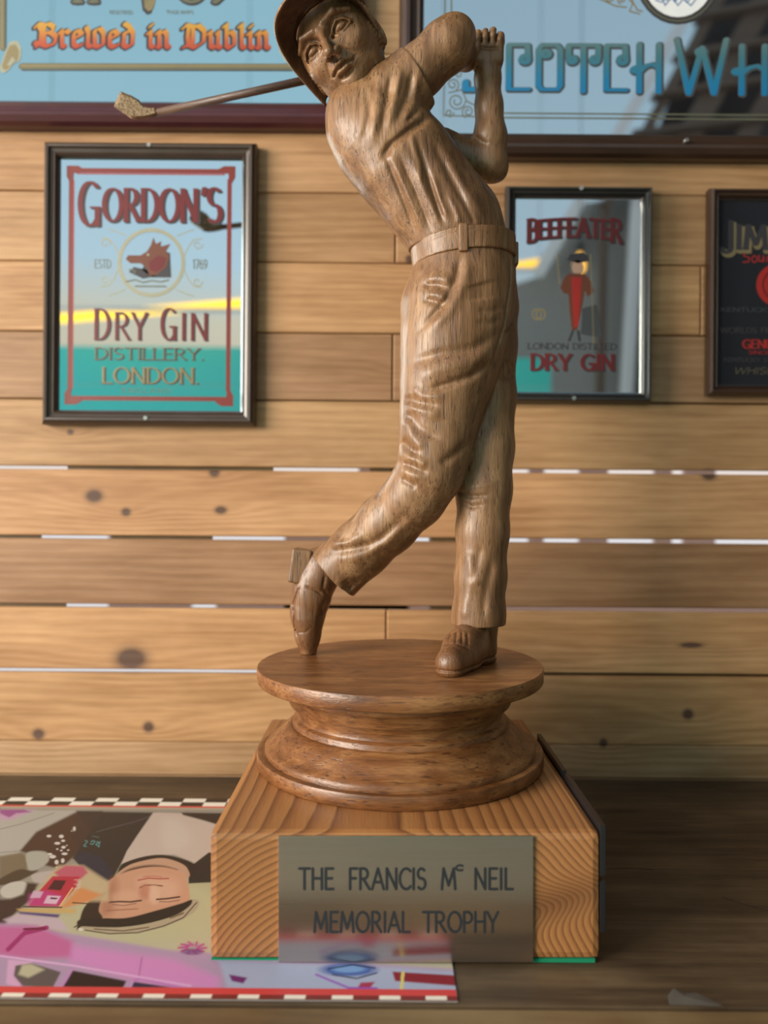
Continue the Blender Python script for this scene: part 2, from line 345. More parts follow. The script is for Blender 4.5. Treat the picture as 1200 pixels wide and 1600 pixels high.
SC = {  # poster capitals with curled terminals
 'S': (.50, [[(.46, .72), (.44, .98), (.06, .98), (.05, .58), (.45, .46), (.45, .03), (.02, .03), (.02, .18)]]),
 'C': (.48, [[(.44, .04), (.06, .04), (.06, .96), (.42, .96), (.44, .66)], EL(.37, .66, .07, .08, 0, -270, 8)]),
 'O': (.54, [[(.12, .96), (.42, .96), (.48, .88), (.48, .12), (.42, .04), (.12, .04), (.06, .12), (.06, .88), (.12, .96)], EL(.20, .78, .07, .07, 90, -220, 8)]),
 'T': (.58, [[(.29, 0), (.29, .96)], [(.0, .70), (.0, .96), (.58, .96), (.58, .70)], EL(.07, .66, .06, .07, 180, 420, 8), EL(.51, .66, .06, .07, 0, -240, 8)]),
 'H': (.60, [[(.12, 0), (.12, 1)], [(.50, 0), (.50, 1)], [(.0, .46), (.12, .42), (.24, .54), (.38, .58), (.50, .50)], EL(.04, .46, .05, .05, 0, 300, 6)]),
 'W': (.90, [[(.04, 1.12), (.24, .0)], [(.24, 0), (.46, .95)], [(.46, .95), (.66, 0)], [(.66, 0), (.86, 1.12)], EL(.44, .86, .06, .06, 0, 300, 6)]),
 'I': (.14, [[(.07, 0), (.07, 1)]]),
 ' ': (.16, []),
}
def hull2(pts):
    pts = sorted(set(pts))
    def half(ps):
        h = []
        for p in ps:
            while len(h) > 1 and (h[-1][0] - h[-2][0]) * (p[1] - h[-2][1]) - (h[-1][1] - h[-2][1]) * (p[0] - h[-2][0]) <= 0: h.pop()
            h.append(p)
        return h
    a = half(pts); b = half(pts[::-1]); return a[:-1] + b[:-1]
def nibpts(a, b, ang, n=10):
    ca, sa = math.cos(ang), math.sin(ang)
    return [(a * math.cos(t) * ca - b * math.sin(t) * sa, a * math.cos(t) * sa + b * math.sin(t) * ca) for t in [2 * math.pi * i / n for i in range(n)]]
STG = [0]
def stroke(bm, pts, nib, y0, y1, mi=0):
    for p, q in zip(pts, pts[1:]):
        h = hull2([(round(p[0] + u, 7), round(p[1] + v, 7)) for u, v in nib] + [(round(q[0] + u, 7), round(q[1] + v, 7)) for u, v in nib])
        STG[0] = (STG[0] + 1) % 23
        if len(h) > 2: prism(bm, h, y0 - STG[0] * 4e-6, y1, mi)
def text(bm, s, x0, z0, w, h, y0, y1, font=G, nib=(.05, .05, 0), sp=.10, serif=0, mi=0, grow=0, arch=0, big=None, slant=0, dx=0, dz=0):
    """letters fitted into a box; x right, z up; nib in units of letter height"""
    tot = sum(font[c][0] for c in s) + sp * (len(s) - 1)
    kx = w / tot; x = 0
    nb = nibpts(nib[0] * h + grow, nib[1] * h + grow, nib[2])
    for i, c in enumerate(s):
        gw, st = font[c]
        sc = h
        if big and i in big: sc = h * big[i]
        for k in st:
            def T(p):
                X = x0 + (x + p[0]) * kx + slant * p[1] * h; u = (X - x0) / w * 2 - 1
                return (X + dx, z0 + p[1] * sc - (sc - h) * 0.5 + arch * (1 - u * u) + dz)
            pts = [T(p) for p in k]
            stroke(bm, pts, nb, y0, y1, mi)
            if serif and len(k) == 2 and abs(k[0][1] - k[1][1]) > .3:
                for p in k:
                    if p[1] < .05 or p[1] > .95:
                        q = T(p); d = serif * h
                        stroke(bm, [(q[0] - d, q[1]), (q[0] + d, q[1])], nibpts(nib[1] * h * .8 + grow, nib[1] * h * .8 + grow, 0), y0, y1, mi)
        x += gw + sp

# ================================================================ structure
s = WD / F
wall = from_bm('wall_back', (lambda bm: ([box(bm, x - 0.03, x + 0.03, WD + 0.0085, WD + 0.05, 0, 2.9) for x in (-1.45, -1.02, -0.58, 0.08, 0.62, 1.10, 1.45)], bm)[1])(bmesh.new()), M['rail'])
wall['kind'] = 'structure'
joints = [1214, 1162, 1052, 950, 843, 734, 627, 521, 411, 302, 193, 84, -25]
# gap in px above each joint row (between board below and above)
def zof(py): return wp(600, py, WD).z
rows = []
zs = [zof(j) for j in joints]
step = 108 * s
while zs[-1] < 2.75: zs.append(zs[-1] + step)
zlow = [TT - 0.01 - step * k for k in range(1, 8)]
gaps = {0: 0.3, 1: 0.6, 2: (9.0, 2.5), 3: (4.2, 8.0), 4: (2.6, 8.0), 5: (4.8, 7.0), 6: (1.0, 3.2), 7: (1.2, 1.8), 8: (1.0, 1.0)}
cols = [(0.50, 0.335, 0.185), (0.56, 0.345, 0.165), (0.58, 0.345, 0.165), (0.385, 0.225, 0.118), (0.59, 0.35, 0.175), (0.52, 0.325, 0.16), (0.39, 0.235, 0.125), (0.55, 0.335, 0.165), (0.47, 0.29, 0.145), (0.50, 0.305, 0.155), (0.53, 0.34, 0.175)]
split = {2: 605, 6: 612, 8: 615, 4: 1500, 5: -900, 7: 1093}
rng = random.Random(3)
def plank(x0, x1, zb0, zb1, zt0, zt1, col):
    """board between x0 and x1; bottom and top heights at either end"""
    bm = bmesh.new(); y0 = WD + rng.uniform(-0.0007, 0.0007); y1 = WD + 0.008; bv = 0.0012
    pr = [(x0, zb0), (x1, zb1), (x1, zt1), (x0, zt0)]
    inn = [(x0 + bv, zb0 + bv), (x1 - bv, zb1 + bv), (x1 - bv, zt1 - bv), (x0 + bv, zt0 - bv)]
    a = [bm.verts.new((p[0], y0, p[1])) for p in inn]; b = [bm.verts.new((p[0], y0 + bv, p[1])) for p in pr]; c = [bm.verts.new((p[0], y1, p[1])) for p in pr]
    bm.faces.new(a)
    for i in range(4):
        j = (i + 1) % 4; bm.faces.new((a[i], b[i], b[j], a[j])); bm.faces.new((b[i], c[i], c[j], b[j]))
    bm.faces.new(c[::-1])
    ob = from_bm('plank', bm, M['plank'], wall); ob.color = (min(1, col[0] * .97), col[1] * .90, col[2] * .85, 1)
XL, XR = -1.5, 1.5
for i in range(len(zs) - 1):
    zb, zt = zs[i], zs[i + 1]
    gb = gaps.get(i, 1.0); gb = gb if isinstance(gb, tuple) else (gb, gb)
    gt = gaps.get(i + 1, 1.0); gt = gt if isinstance(gt, tuple) else (gt, gt)
    # gap widths are given at the left and right picture edges
    def lin(g, x):
        u = (x + 0.40) / 0.80; u = max(0, min(1, u)); return (g[0] + (g[1] - g[0]) * u) * s * 0.5
    xs = [XL]
    if i in split: xs.append(wp(split[i], 800, WD).x)
    elif i not in (3, 4, 5): xs.append(rng.choice([-1.0, -0.8, 0.75, 0.95]))
    xs.append(-0.40); xs.append(XR)
    xs = [XL] + [x for x in xs[1:-2] if XL < x < XR] + [XR]
    for j in range(len(xs) - 1):
        a, b = xs[j] + 0.0005, xs[j + 1] - 0.0005
        c0 = cols[i % len(cols)]; k = rng.uniform(0.92, 1.06) if j else 1.0
        if a < -0.42 and b > 0.42 or (a < -.42 or b > .42):
            pass
        plank(a, b, zb + lin(gb, a), zb + lin(gb, b), zt - lin(gt, a), zt - lin(gt, b), tuple(v * k for v in c0))
z = zs[0]
for k in range(8):
    zt = z - k * step; zb = zt - step
    plank(XL, XR, zb + 0.0006, zb + 0.0006, zt - 0.0006, zt - 0.0006, cols[(k * 3) % len(cols)])
# strips that close the joints which show no light
bm = bmesh.new()
for i in range(len(zs)):
    if i in (2, 3, 4, 5): continue
    box(bm, XL, XR, WD + 0.0081, WD + 0.0084, zs[i] - 0.012, zs[i] + 0.012)
def closer(i, xa, xb): box(bm, wp(xa, 800, WD).x, wp(xb, 800, WD).x, WD + 0.0081, WD + 0.0084, zs[i] - 0.012, zs[i] + 0.012)
closer(2, 620, 2700); closer(2, -1500, -800); closer(3, -1500, 100); closer(4, -1500, 60); closer(4, 170, 330); closer(5, 100, 425); closer(5, 577, 700)
for i, x in split.items():
    if abs(x - 600) < 620: box(bm, wp(x - 14, 800, WD).x, wp(x + 14, 800, WD).x, WD + 0.0081, WD + 0.0084, zs[i] + 0.004, zs[i + 1] - 0.004)
tag(from_bm('joint_strip', bm, M['rail'], wall))

M['pale_outer'] = plain('pale_outdoor_paint', (0.80, 0.64, 0.62), 0.7)
for (xa, xb, ja, jb) in ((826, 850, 5, 4), (905, 950, 5, 4), (1022, 1050, 5, 4), (1068, 1118, 5, 4), (560, 585, 5, 4), (170, 300, 4, 3), (445, 640, 4, 3)):
    bm = bmesh.new(); dd = WD + 0.70; box(bm, wp(xa, 800, dd).x, wp(xb, 800, dd).x, dd, dd + 0.01, wp(600, joints[jb] + 30, dd).z, wp(600, joints[ja] - 30, dd).z); from_bm('outer_batten', bm, M['pale_outer'], wall)
bm = bmesh.new(); dd = WD + 0.70; box(bm, -0.33, 1.2, dd, dd + 0.01, wp(600, 975, dd).z, wp(600, 935, dd).z); from_bm('outer_board', bm, M['pale_outer'], wall)
M['floorm'] = table_mat('floor_boards', (0.20, 0.17, 0.14), (0.30, 0.26, 0.21), (0.40, 0.35, 0.29), 0.3)
floor = empty('floor', (0, 0, 0)); floor['kind'] = 'structure'
for k in range(26):
    bm = bmesh.new(); box(bm, -1.5, 1.7, WD - 0.0 - (k + 1) * 0.14 + 0.002, WD - k * 0.14, -0.02, 0.0)
    from_bm('floor_board', bm, M['floorm'], floor)
M['darkwood'] = plain('dark_stained_wood', (0.05, 0.035, 0.03), 0.6)
M['rafter'] = plain('rafter_wood', (0.13, 0.09, 0.065), 0.6)
M['whitebeam'] = plain('white_painted_wood', (0.85, 0.86, 0.88), 0.5)
M['teal'] = plain('teal_paint', (0.12, 0.88, 0.80), 0.5)
wr = empty('unseen_wall_right', (1.7, 0, 0)); wr['kind'] = 'structure'  # out of view, added to block light from the right
for k in range(14):
    bm = bmesh.new(); box(bm, 0.0, 0.02, WD - (k + 1) * 0.25 + 0.004, WD - k * 0.25, 0, 2.6); from_bm('plank', bm, M['darkwood'], wr)

# ---------------------------------------------------------------- the terrace behind the photographer, seen in the mirrors
def mp(px, py, L): 
    """point that the wall mirrors show at a pixel, L metres along the folded line of sight"""
    p = wp(px, py, L); return Vector((p.x, 2 * WD - L, p.z))
sc_ = empty('garden_screen', (-1.1, 2 * WD - 4.35, 0), 'teal painted board screen behind the photographer, reflected in the mirrors', 'fence')
for k in range(9):
    bm = bmesh.new(); zt = (mp(300, 543, 4.35).z) / 9
    box(bm, -2.2, 2.1, 0, 0.03, k * zt, (k + 1) * zt - 0.006); from_bm('board', bm, M['teal'], sc_)
M['tube'] = emit('warm_tube', (1.0, 0.50, 0.03), 2.6)
for k, (a, b, lb) in enumerate((((80, 500), (388, 474), 'long warm tube lamp hanging left over the teal screen, mirrored as a yellow line'), ((690, 437), (842, 412), 'short warm tube lamp hanging right, mirrored as a yellow patch'))):
    p, q = mp(*a, 4.1), mp(*b, 4.1); r = empty('tube_lamp', (p + q) / 2, lb, 'lamp'); mid = (p + q) / 2
    bm = bmesh.new(); cyl(bm, p - mid, q - mid, 0.024, n=10); from_bm('tube', bm, M['tube'], r)
    bm = bmesh.new(); box(bm, min(p.x, q.x) - mid.x, max(p.x, q.x) - mid.x, 0.02, 0.04, -0.01, 0.01); from_bm('rail', bm, M['whitebeam'], r)
    for w_ in (p, q):
        bm = bmesh.new(); cyl(bm, w_ - mid, w_ - mid + Vector((0, 0, 2.2)), 0.0015, n=6); from_bm('cord', bm, M['black'], r)
# leaning white beam and dark rafters of the lean-to roof
def beam(name, a, b, L, w, mat, parent=None, dep=0.08):
    p, q = mp(*a, L), mp(*b, L); bm = bmesh.new(); d = (q - p).normalized(); n_ = Vector((d.z, 0, -d.x)) * w / 2
    prism(bm, [((p + n_).x, (p + n_).z), ((q + n_).x, (q + n_).z), ((q - n_).x, (q - n_).z), ((p - n_).x, (p - n_).z)], 2 * WD - L, 2 * WD - L + dep)
    ob = from_bm(name, bm, mat, parent); return ob
tr = empty('trim_1', (0, 0, 0)); tr['kind'] = 'structure'
beam('white_beam', (1125, -70), (838, 432), 4.0, 0.06, M['whitebeam'], tr)
aw = [(846, 432), (905, 322), (1012, 300), (1012, 660), (860, 660), (860, 560), (796, 560), (796, 448)]
bm = bmesh.new(); prism(bm, [(mp(x, y, 4.1).x, mp(x, y, 4.1).z) for x, y in aw], 2 * WD - 4.1, 2 * WD - 4.09); from_bm('gable_panel', bm, plain('grey_panel_paint', (0.33, 0.33, 0.31), 0.7, var=0.3), tr)
beam('post', (992, 290), (968, 700), 3.98, 0.05, M['whitebeam'], tr)
beam('post', (940, 330), (930, 700), 3.98, 0.03, M['rafter'], tr)
beam('rafter', (1230, -70), (1010, 330), 3.95, 0.11, M['rafter'], tr)
beam('rafter', (1330, -70), (1050, 400), 3.95, 0.09, M['rafter'], tr)
beam('rafter', (1160, -70), (940, 330), 3.95, 0.05, M['rafter'], tr)
for k in range(5): beam('batten', (1080 - k * 33, 40 + k * 60), (1250 - k * 10, 10 + k * 60), 3.9, 0.022, M['rafter'], tr)
ceil = from_bm('unseen_ceiling', (lambda bm: (prism(bm, [(mp(x, y, 4.15).x, mp(x, y, 4.15).z) for x, y in ((1150, -120), (1900, -120), (1900, 760), (1030, 760), (1030, 200))], 2 * WD - 4.2, 2 * WD - 4.15), bm)[1])(bmesh.new()), M['darkwood'])
ceil['kind'] = 'structure'; ceil.name = 'wall_rear'
bm = bmesh.new(); box(bm, -0.2, 1.7, -0.35, WD + 0.06, 2.6, 2.64); cl = from_bm('unseen_ceiling', bm, M['darkwood']); cl['kind'] = 'structure'  # out of view, added over the right half to keep that side darker
# pendant bulb mirrored in the small guardsman mirror
p = mp(905, 412, 3.4); pl = empty('pendant_lamp', p, 'small glowing pendant bulb behind the photographer, mirrored in the guardsman mirror', 'lamp')
bm = bmesh.new(); lathe(bm, [(0, -0.045), (0.018, -0.04), (0.027, -0.02), (0.024, 0.0), (0.012, 0.03), (0.010, 0.045), (0, 0.045)], 20); from_bm('bulb', bm, emit('bulb_glow', (1.0, 0.45, 0.06), 3.0), pl)
bm = bmesh.new(); lathe(bm, [(0, 0.046), (0.014, 0.046), (0.016, 0.08), (0, 0.085)], 16); cyl(bm, (0, 0, 0.08), (0, 0, 1.6), 0.002, n=6); from_bm('lamp_cord', bm, M['black'], pl)

# ================================================================ table
tb = empty('bar_table', (0, 0.6, 0), 'dark worn wooden bar table along the pine wall under the trophy', 'table')
TF = 0.4245
bm = bmesh.new(); box(bm, -1.2, 1.2, TF - 0.6, WD - 0.6 - 0.0015, TT - 0.032, TT, bev=0.0008); from_bm('table_top', bm, M['table'], tb)
bm = bmesh.new(); box(bm, -1.2, 1.2, TF - 0.6 - 0.046, TF - 0.6 - 0.0012, TT - 0.045, TT - 0.0008, bev=0.002); from_bm('front_rail', bm, M['rail'], tb)
for x in (-1.1, 1.1):
    for y in (-0.17, 0.14):
        bm = bmesh.new(); box(bm, x - 0.03, x + 0.03, y - 0.03, y + 0.03, 0, TT - 0.032); from_bm('leg', bm, M['rail'], tb)
# a grey torn knot in the table near the front
kp = wp(1078, 1556, TT and 1180 * 0.2769 / 756)
bm = bmesh.new()
kpts = [(-0.014, -0.006), (-0.012, 0.002), (-0.006, 0.009), (-0.001, 0.004), (0.006, 0.005), (0.013, -0.003), (0.016, -0.007)]
vb = [bm.verts.new((kp.x + a, kp.y + b - 0.6, TT + 0.00005)) for a, b in kpts]; cv = bm.verts.new((kp.x - 0.003, kp.y - 0.6, TT + 0.0009))
for i in range(len(vb)): bm.faces.new((vb[i], cv, vb[(i + 1) % len(vb)]))
from_bm('knot', bm, plain('grey_knot', (0.085, 0.075, 0.062), 0.6, var=0.5), tb)
M['crack'] = plain('crack_dark', (0.01, 0.007, 0.005), 0.8)
for pl_ in ([(948, 1357), (985, 1356), (1022, 1358)], [(1128, 1400), (1160, 1410), (1200, 1421)]):
    bm = bmesh.new()
    for a, b in zip(pl_, pl_[1:]):
        A = wp(a[0], a[1], F * .2769 / (a[1] - 800 - 2)); B = wp(b[0], b[1], F * .2769 / (b[1] - 800 - 2))
        vs4 = [bm.verts.new((A.x, A.y - .6 - .0004, TT + .0001)), bm.verts.new((B.x, B.y - .6 - .0004, TT + .0001)), bm.verts.new((B.x, B.y - .6 + .0004, TT + .0001)), bm.verts.new((A.x, A.y - .6 + .0004, TT + .0001))]
        bm.faces.new(vs4)
    from_bm('crack', bm, M['crack'], tb)


# ================================================================ printed placemat
MX0, MX1, MY0, MY1 = -0.376, 0.0441, 0.4270, 0.7245
NX, NY = 700, 500
gx = np.linspace(MX0, MX1, NX + 1); gy = np.linspace(MY0, MY1, NY + 1)
GX, GY = np.meshgrid(gx, gy)                              # world on the table
# picture coordinates in which the artwork is drawn
PX = 600 + F * (GX * cr + (-0.2769) * sr) / GY; PY = 800 + F * (GX * sr + 0.2769 * cr) / GY
col = np.zeros(PX.shape + (3,)); nr = np.random.RandomState(2)
def lin3(c): c = np.array(c) / 255.0; return np.where(c <= .04045, c / 12.92, ((c + .055) / 1.055) ** 2.4)
def fill(mask, c, a=1.0):
    m = (mask * a)[..., None]; col[:] = col * (1 - m) + lin3(c) * m
def poly(pts, c, a=1.0, soft=0):
    ins = np.zeros(PX.shape, bool); n = len(pts); dmin = np.full(PX.shape, 1e9)
    for i in range(n):
        x1, y1 = pts[i]; x2, y2 = pts[(i + 1) % n]
        cnd = ((y1 > PY) != (y2 > PY)) & (PX < (x2 - x1) * (PY - y1) / ((y2 - y1) if y2 != y1 else 1e-9) + x1); ins ^= cnd
        if soft:
            t = np.clip(((PX - x1) * (x2 - x1) + (PY - y1) * (y2 - y1)) / ((x2 - x1) ** 2 + (y2 - y1) ** 2 + 1e-9), 0, 1)
            dmin = np.minimum(dmin, np.hypot(PX - x1 - t * (x2 - x1), PY - y1 - t * (y2 - y1)))
    if soft: m = np.clip(0.5 + np.where(ins, dmin, -dmin) / soft, 0, 1)
    else: m = ins.astype(float)
    fill(m, c, a)
def ell(cx, cy, rx, ry, c, a=1.0, soft=0.15, ang=0):
    ca, sa = math.cos(ang), math.sin(ang); X = (PX - cx) * ca + (PY - cy) * sa; Y = -(PX - cx) * sa + (PY - cy) * ca
    q = np.hypot(X / rx, Y / ry); fill(np.clip((1 - q) / soft + .5, 0, 1), c, a)
def line(pts, w, c, a=1.0):
    dm = np.full(PX.shape, 1e9)
    for (x1, y1), (x2, y2) in zip(pts, pts[1:]):
        t = np.clip(((PX - x1) * (x2 - x1) + (PY - y1) * (y2 - y1)) / ((x2 - x1) ** 2 + (y2 - y1) ** 2 + 1e-9), 0, 1)
        dm = np.minimum(dm, np.hypot(PX - x1 - t * (x2 - x1), PY - y1 - t * (y2 - y1)))
    fill(np.clip(w / 2 + .5 - dm, 0, 1), c, a)
def K(x, y): return (x * .6333, 1200 + y * .6333)        # crop -> frame
fill(np.ones(PX.shape), (190, 182, 160))
def Q2(x, y): return (x * .28333, 1240 + y * .28333)
def SM(pts, n=6):                                        # rounded outline through the points
    P_ = [Q2(*p) for p in pts]; m = len(P_); o_ = []
    for i in range(m):
        a, b, c, d = (np.array(P_[(i + k_) % m]) for k_ in (-1, 0, 1, 2))
        for j in range(n):
            t_ = j / n; o_.append(tuple(.5 * ((2 * b) + (c - a) * t_ + (2 * a - 5 * b + 4 * c - d) * t_ ** 2 + (3 * b - a - 3 * c + d) * t_ ** 3)))
    return o_
def QL(pts): return [Q2(*p) for p in pts]
poly(QL([(-2600, 60), (1300, 90), (1300, 700), (-2600, 600)]), (150, 146, 136), 1, 6)
ell(*Q2(820, 640), 175, 62, (188, 186, 150), 1, .8)
poly(QL([(-2600, 80), (0, 90), (0, 800), (-2600, 760)]), (110, 106, 112), 1, 8)
poly(QL([(-40, 95), (560, 95), (330, 170), (190, 230), (110, 330), (-40, 360)]), (178, 176, 168), 1, 3)
poly(QL([(-40, 95), (200, 92), (60, 150), (-40, 145)]), (196, 158, 190), .9, 4); poly(QL([(0, 92), (130, 92), (175, 105), (90, 112), (50, 135), (0, 112)]), (150, 66, 140), .9, 2)
line(QL([(0, 200), (120, 170), (300, 110)]), 1, (120, 118, 116)); line(QL([(0, 330), (110, 320)]), 1, (120, 118, 116))
poly(QL([(110, 320), (200, 215), (430, 100), (560, 100), (500, 220), (420, 340), (330, 420), (250, 400), (200, 350)]), (66, 46, 40), 1, 4)
poly(QL([(420, 100), (860, 108), (820, 160), (700, 330), (620, 480), (560, 480), (440, 400), (400, 360), (500, 200)]), (36, 38, 42), 1, 3)
poly(QL([(410, 350), (460, 325), (560, 350), (620, 440), (600, 492), (540, 470), (440, 400)]), (32, 42, 62), 1, 5)
poly(QL([(430, 110), (560, 104), (520, 190), (430, 300), (400, 250)]), (52, 42, 44), .7, 8)
line(QL([(530, 215), (620, 190), (740, 160), (840, 125)]), 1.2, (80, 82, 86))
poly(QL([(0, 350), (120, 330), (160, 360), (150, 420), (60, 470), (0, 500)]), (120, 108, 88), 1, 5)
poly(SM([(150, 330), (250, 325), (270, 370), (230, 410), (170, 430), (150, 400)]), (172, 172, 160), 1, 3)
poly(SM([(-20, 490), (60, 440), (120, 420), (170, 430), (210, 430), (120, 480), (60, 500), (0, 510)]), (70, 60, 48), 1, 3)
poly(SM([(5, 530), (60, 495), (130, 490), (148, 520), (110, 565), (50, 582), (8, 565)]), (196, 192, 182), 1, 2)
poly(SM([(175, 455), (270, 430), (300, 440), (260, 490), (200, 500)]), (186, 176, 170), 1, 3)
poly(QL([(-40, 590), (60, 585), (130, 560), (150, 495), (210, 500), (170, 590), (90, 660), (20, 740), (-40, 760)]), (56, 40, 42), 1, 5)
for x, y, a, b in ((270, 238, 12, 7), (338, 240, 12, 9), (316, 278, 15, 7), (348, 264, 10, 6), (350, 300, 11, 7), (290, 352, 17, 9), (356, 336, 15, 7), (312, 382, 10, 12), (275, 338, 12, 6), (346, 374, 9, 12), (376, 316, 6, 4), (338, 318, 7, 4), (410, 198, 7, 12), (396, 210, 4, 3), (368, 290, 4, 3), (312, 410, 6, 3), (316, 310, 6, 4)): ell(*Q2(x, y), a * .3, b * .3, (216, 210, 202), 1, .5)
line(QL([(470, 262), (482, 268), (462, 292), (476, 296)]), 1.4, (86, 150, 150)); line(QL([(502, 270), (512, 262), (524, 268), (510, 284), (498, 280)]), 1.4, (86, 150, 150)); line(QL([(534, 268), (548, 276), (546, 298), (528, 284), (552, 270)]), 1.4, (86, 150, 150)); line(QL([(510, 238), (545, 246)]), 1.2, (70, 110, 112))
# shirt, collar, neck
poly(QL([(845, 108), (1000, 112), (1240, 190), (1240, 330), (1150, 330), (1075, 385), (960, 340), (840, 345), (670, 390), (700, 320), (760, 230)]), (198, 184, 174), 1, 2)
poly(SM([(900, 150), (1000, 160), (1060, 250), (1000, 320), (900, 300)]), (208, 198, 188), .6, 14)
poly(QL([(1000, 108), (1240, 112), (1240, 185), (1120, 150), (1010, 122)]), (38, 36, 38), 1, 2)
poly(QL([(1150, 330), (1240, 320), (1240, 490), (1040, 500), (1040, 400), (1075, 388)]), (34, 36, 38), 1, 2)
poly(SM([(660, 410), (700, 380), (800, 350), (900, 342), (1000, 362), (1075, 400), (1060, 470), (1025, 440), (960, 390), (860, 370), (740, 400), (690, 440), (640, 480)]), (34, 32, 34), 1, 2)
poly(SM([(640, 470), (700, 405), (800, 372), (900, 360), (990, 385), (1035, 420), (1030, 470), (850, 450)]), (196, 158, 132), 1, 2)
poly(SM([(640, 475), (700, 425), (800, 400), (900, 402), (980, 425), (880, 412), (780, 420), (690, 460)]), (70, 50, 42), .95, 4)
poly(SM([(590, 500), (660, 450), (780, 415), (900, 410), (1000, 440), (1036, 500), (1046, 560), (1040, 600), (960, 640), (780, 700), (640, 705), (556, 690), (548, 620)]), (204, 156, 128), 1, 2)
poly(SM([(600, 500), (640, 470), (650, 560), (620, 660), (560, 680), (556, 600)]), (158, 104, 80), .6, 14)
poly(SM([(760, 480), (900, 470), (980, 500), (960, 580), (820, 590)]), (222, 182, 156), .6, 18); poly(SM([(620, 560), (740, 540), (760, 590), (640, 620)]), (222, 178, 150), .5, 10)
line(QL([(762, 482), (820, 470), (880, 474), (930, 472)]), 2.2, (176, 92, 84)); line(QL([(790, 462), (850, 458), (890, 464)]), 1.6, (196, 124, 110))
line(QL([(772, 524), (800, 510), (850, 508), (895, 514)]), 2, (120, 68, 54)); ell(*Q2(800, 545), 9, 12, (186, 118, 94), .7, .8); ell(*Q2(850, 560), 8, 14, (226, 190, 166), .6, .8)
line(QL([(600, 604), (660, 600), (720, 602), (778, 594)]), 2.6, (84, 60, 56)); line(QL([(864, 588), (920, 584), (990, 574)]), 2.6, (84, 60, 56)); line(QL([(620, 616), (680, 622), (750, 610)]), 1.4, (140, 100, 86)); line(QL([(880, 600), (930, 602), (990, 592)]), 1.4, (140, 100, 86))
line(QL([(590, 650), (680, 645), (760, 640)]), 2.0, (150, 96, 74), .7)
# hair, cap band, pale crown
poly(SM([(560, 590), (590, 545), (550, 560), (500, 590), (460, 640), (440, 700), (430, 760), (560, 700), (545, 650)]), (42, 34, 34), 1, 2)
poly(SM([(440, 700), (560, 692), (700, 690), (860, 650), (1000, 610), (1058, 590), (1060, 625), (960, 680), (800, 725), (640, 745), (500, 745), (430, 735)]), (30, 30, 30), 1, 2)
poly(SM([(450, 738), (560, 742), (700, 740), (860, 712), (980, 670), (1050, 620), (1065, 588), (1100, 600), (1070, 660), (960, 720), (840, 758), (700, 778), (560, 775), (460, 758)]), (176, 164, 138), 1, 2)
line(QL([(470, 758), (600, 778), (760, 772), (900, 736), (1010, 690), (1085, 605)]), 1.6, (56, 50, 44)); line(QL([(520, 752), (680, 762), (820, 742)]), 2, (112, 96, 76)); line(QL([(940, 690), (1010, 664)]), 3, (90, 76, 58), .8)
ell(*Q2(444, 754), 4, 2.4, (220, 214, 200), 1, .5); line(QL([(410, 742), (430, 730)]), 2, (60, 56, 44))
# pump and its colours
poly(QL([(200, 540), (320, 400), (460, 400), (600, 490), (600, 600), (420, 600), (360, 640), (160, 640)]), (196, 176, 140), .9, 6)
poly(QL([(300, 440), (360, 400), (460, 405), (485, 440), (440, 480), (330, 470)]), (190, 76, 110), .9, 4)
poly(QL([(290, 460), (440, 462), (420, 520), (330, 625), (160, 625), (200, 560)]), (186, 44, 70), 1, 2); poly(QL([(160, 560), (260, 540), (350, 570), (320, 625), (150, 625)]), (190, 60, 140), .7, 6)
poly(QL([(300, 480), (366, 484), (335, 538), (262, 532)]), (66, 18, 36), 1, 2)
poly(QL([(440, 520), (560, 560), (480, 605), (330, 640)]), (216, 132, 70), .8, 6); line(QL([(400, 525), (330, 625)]), 2, (236, 190, 130))
poly(QL([(262, 566), (335, 570), (310, 614), (240, 610)]), (220, 186, 206), 1, 2); poly(QL([(280, 576), (318, 580), (312, 588), (276, 586)]), (80, 30, 70), 1, 1); poly(QL([(185, 540), (240, 545), (222, 580), (165, 580)]), (206, 170, 196), 1, 2)
for a in range(7): line(QL([(410 + (a % 3) * 12, 480 + a * 8), (440 + (a % 2) * 6, 478 + a * 8)]), 1, (226, 200, 196), .8)
poly(QL([(90, 640), (420, 640), (420, 665), (120, 660)]), (206, 170, 100), .8, 3); poly(QL([(100, 655), (330, 672), (320, 690), (110, 672)]), (66, 44, 120), .95, 3); line(QL([(130, 628), (340, 632)]), 2, (60, 24, 40)); line(QL([(400, 606), (490, 612)]), 1.6, (50, 44, 34))
poly(QL([(20, 700), (100, 668), (330, 694), (380, 760), (60, 730)]), (196, 176, 190), .95, 5)
# pink car along the bottom
poly([K(-900, 380), K(60, 386), K(180, 412), K(420, 452), K(700, 470), K(1140, 500), K(1140, 560), K(-900, 545)], (178, 150, 182), 1, 6)
poly([K(-900, 392), K(90, 392), K(180, 430), K(180, 470), K(60, 472), K(0, 464), K(-900, 455)], (196, 104, 158), 1, 10)
poly([K(180, 440), K(430, 475), K(540, 520), K(540, 550), K(380, 540), K(170, 480)], (214, 138, 200), .9, 14)
line([K(20, 450), K(60, 410), K(115, 396)], 7, (160, 40, 110)); line([K(60, 400), K(110, 398)], 4, (120, 20, 70))
poly([K(540, 478), K(900, 490), K(1140, 505), K(1140, 565), K(700, 560), K(560, 545)], (170, 180, 208), .95, 8)
poly([K(20, 475), K(80, 480), K(50, 545), K(15, 535)], (214, 168, 205), 1, 3); poly([K(38, 490), K(78, 484), K(150, 506), K(130, 545), K(55, 540), K(34, 515)], (92, 84, 84), 1, 2)
poly([K(55, 488), K(78, 486), K(110, 500), K(70, 520), K(45, 512)], (196, 190, 160), .9, 4)
line([K(150, 548), K(178, 500)], 4, (200, 140, 200))
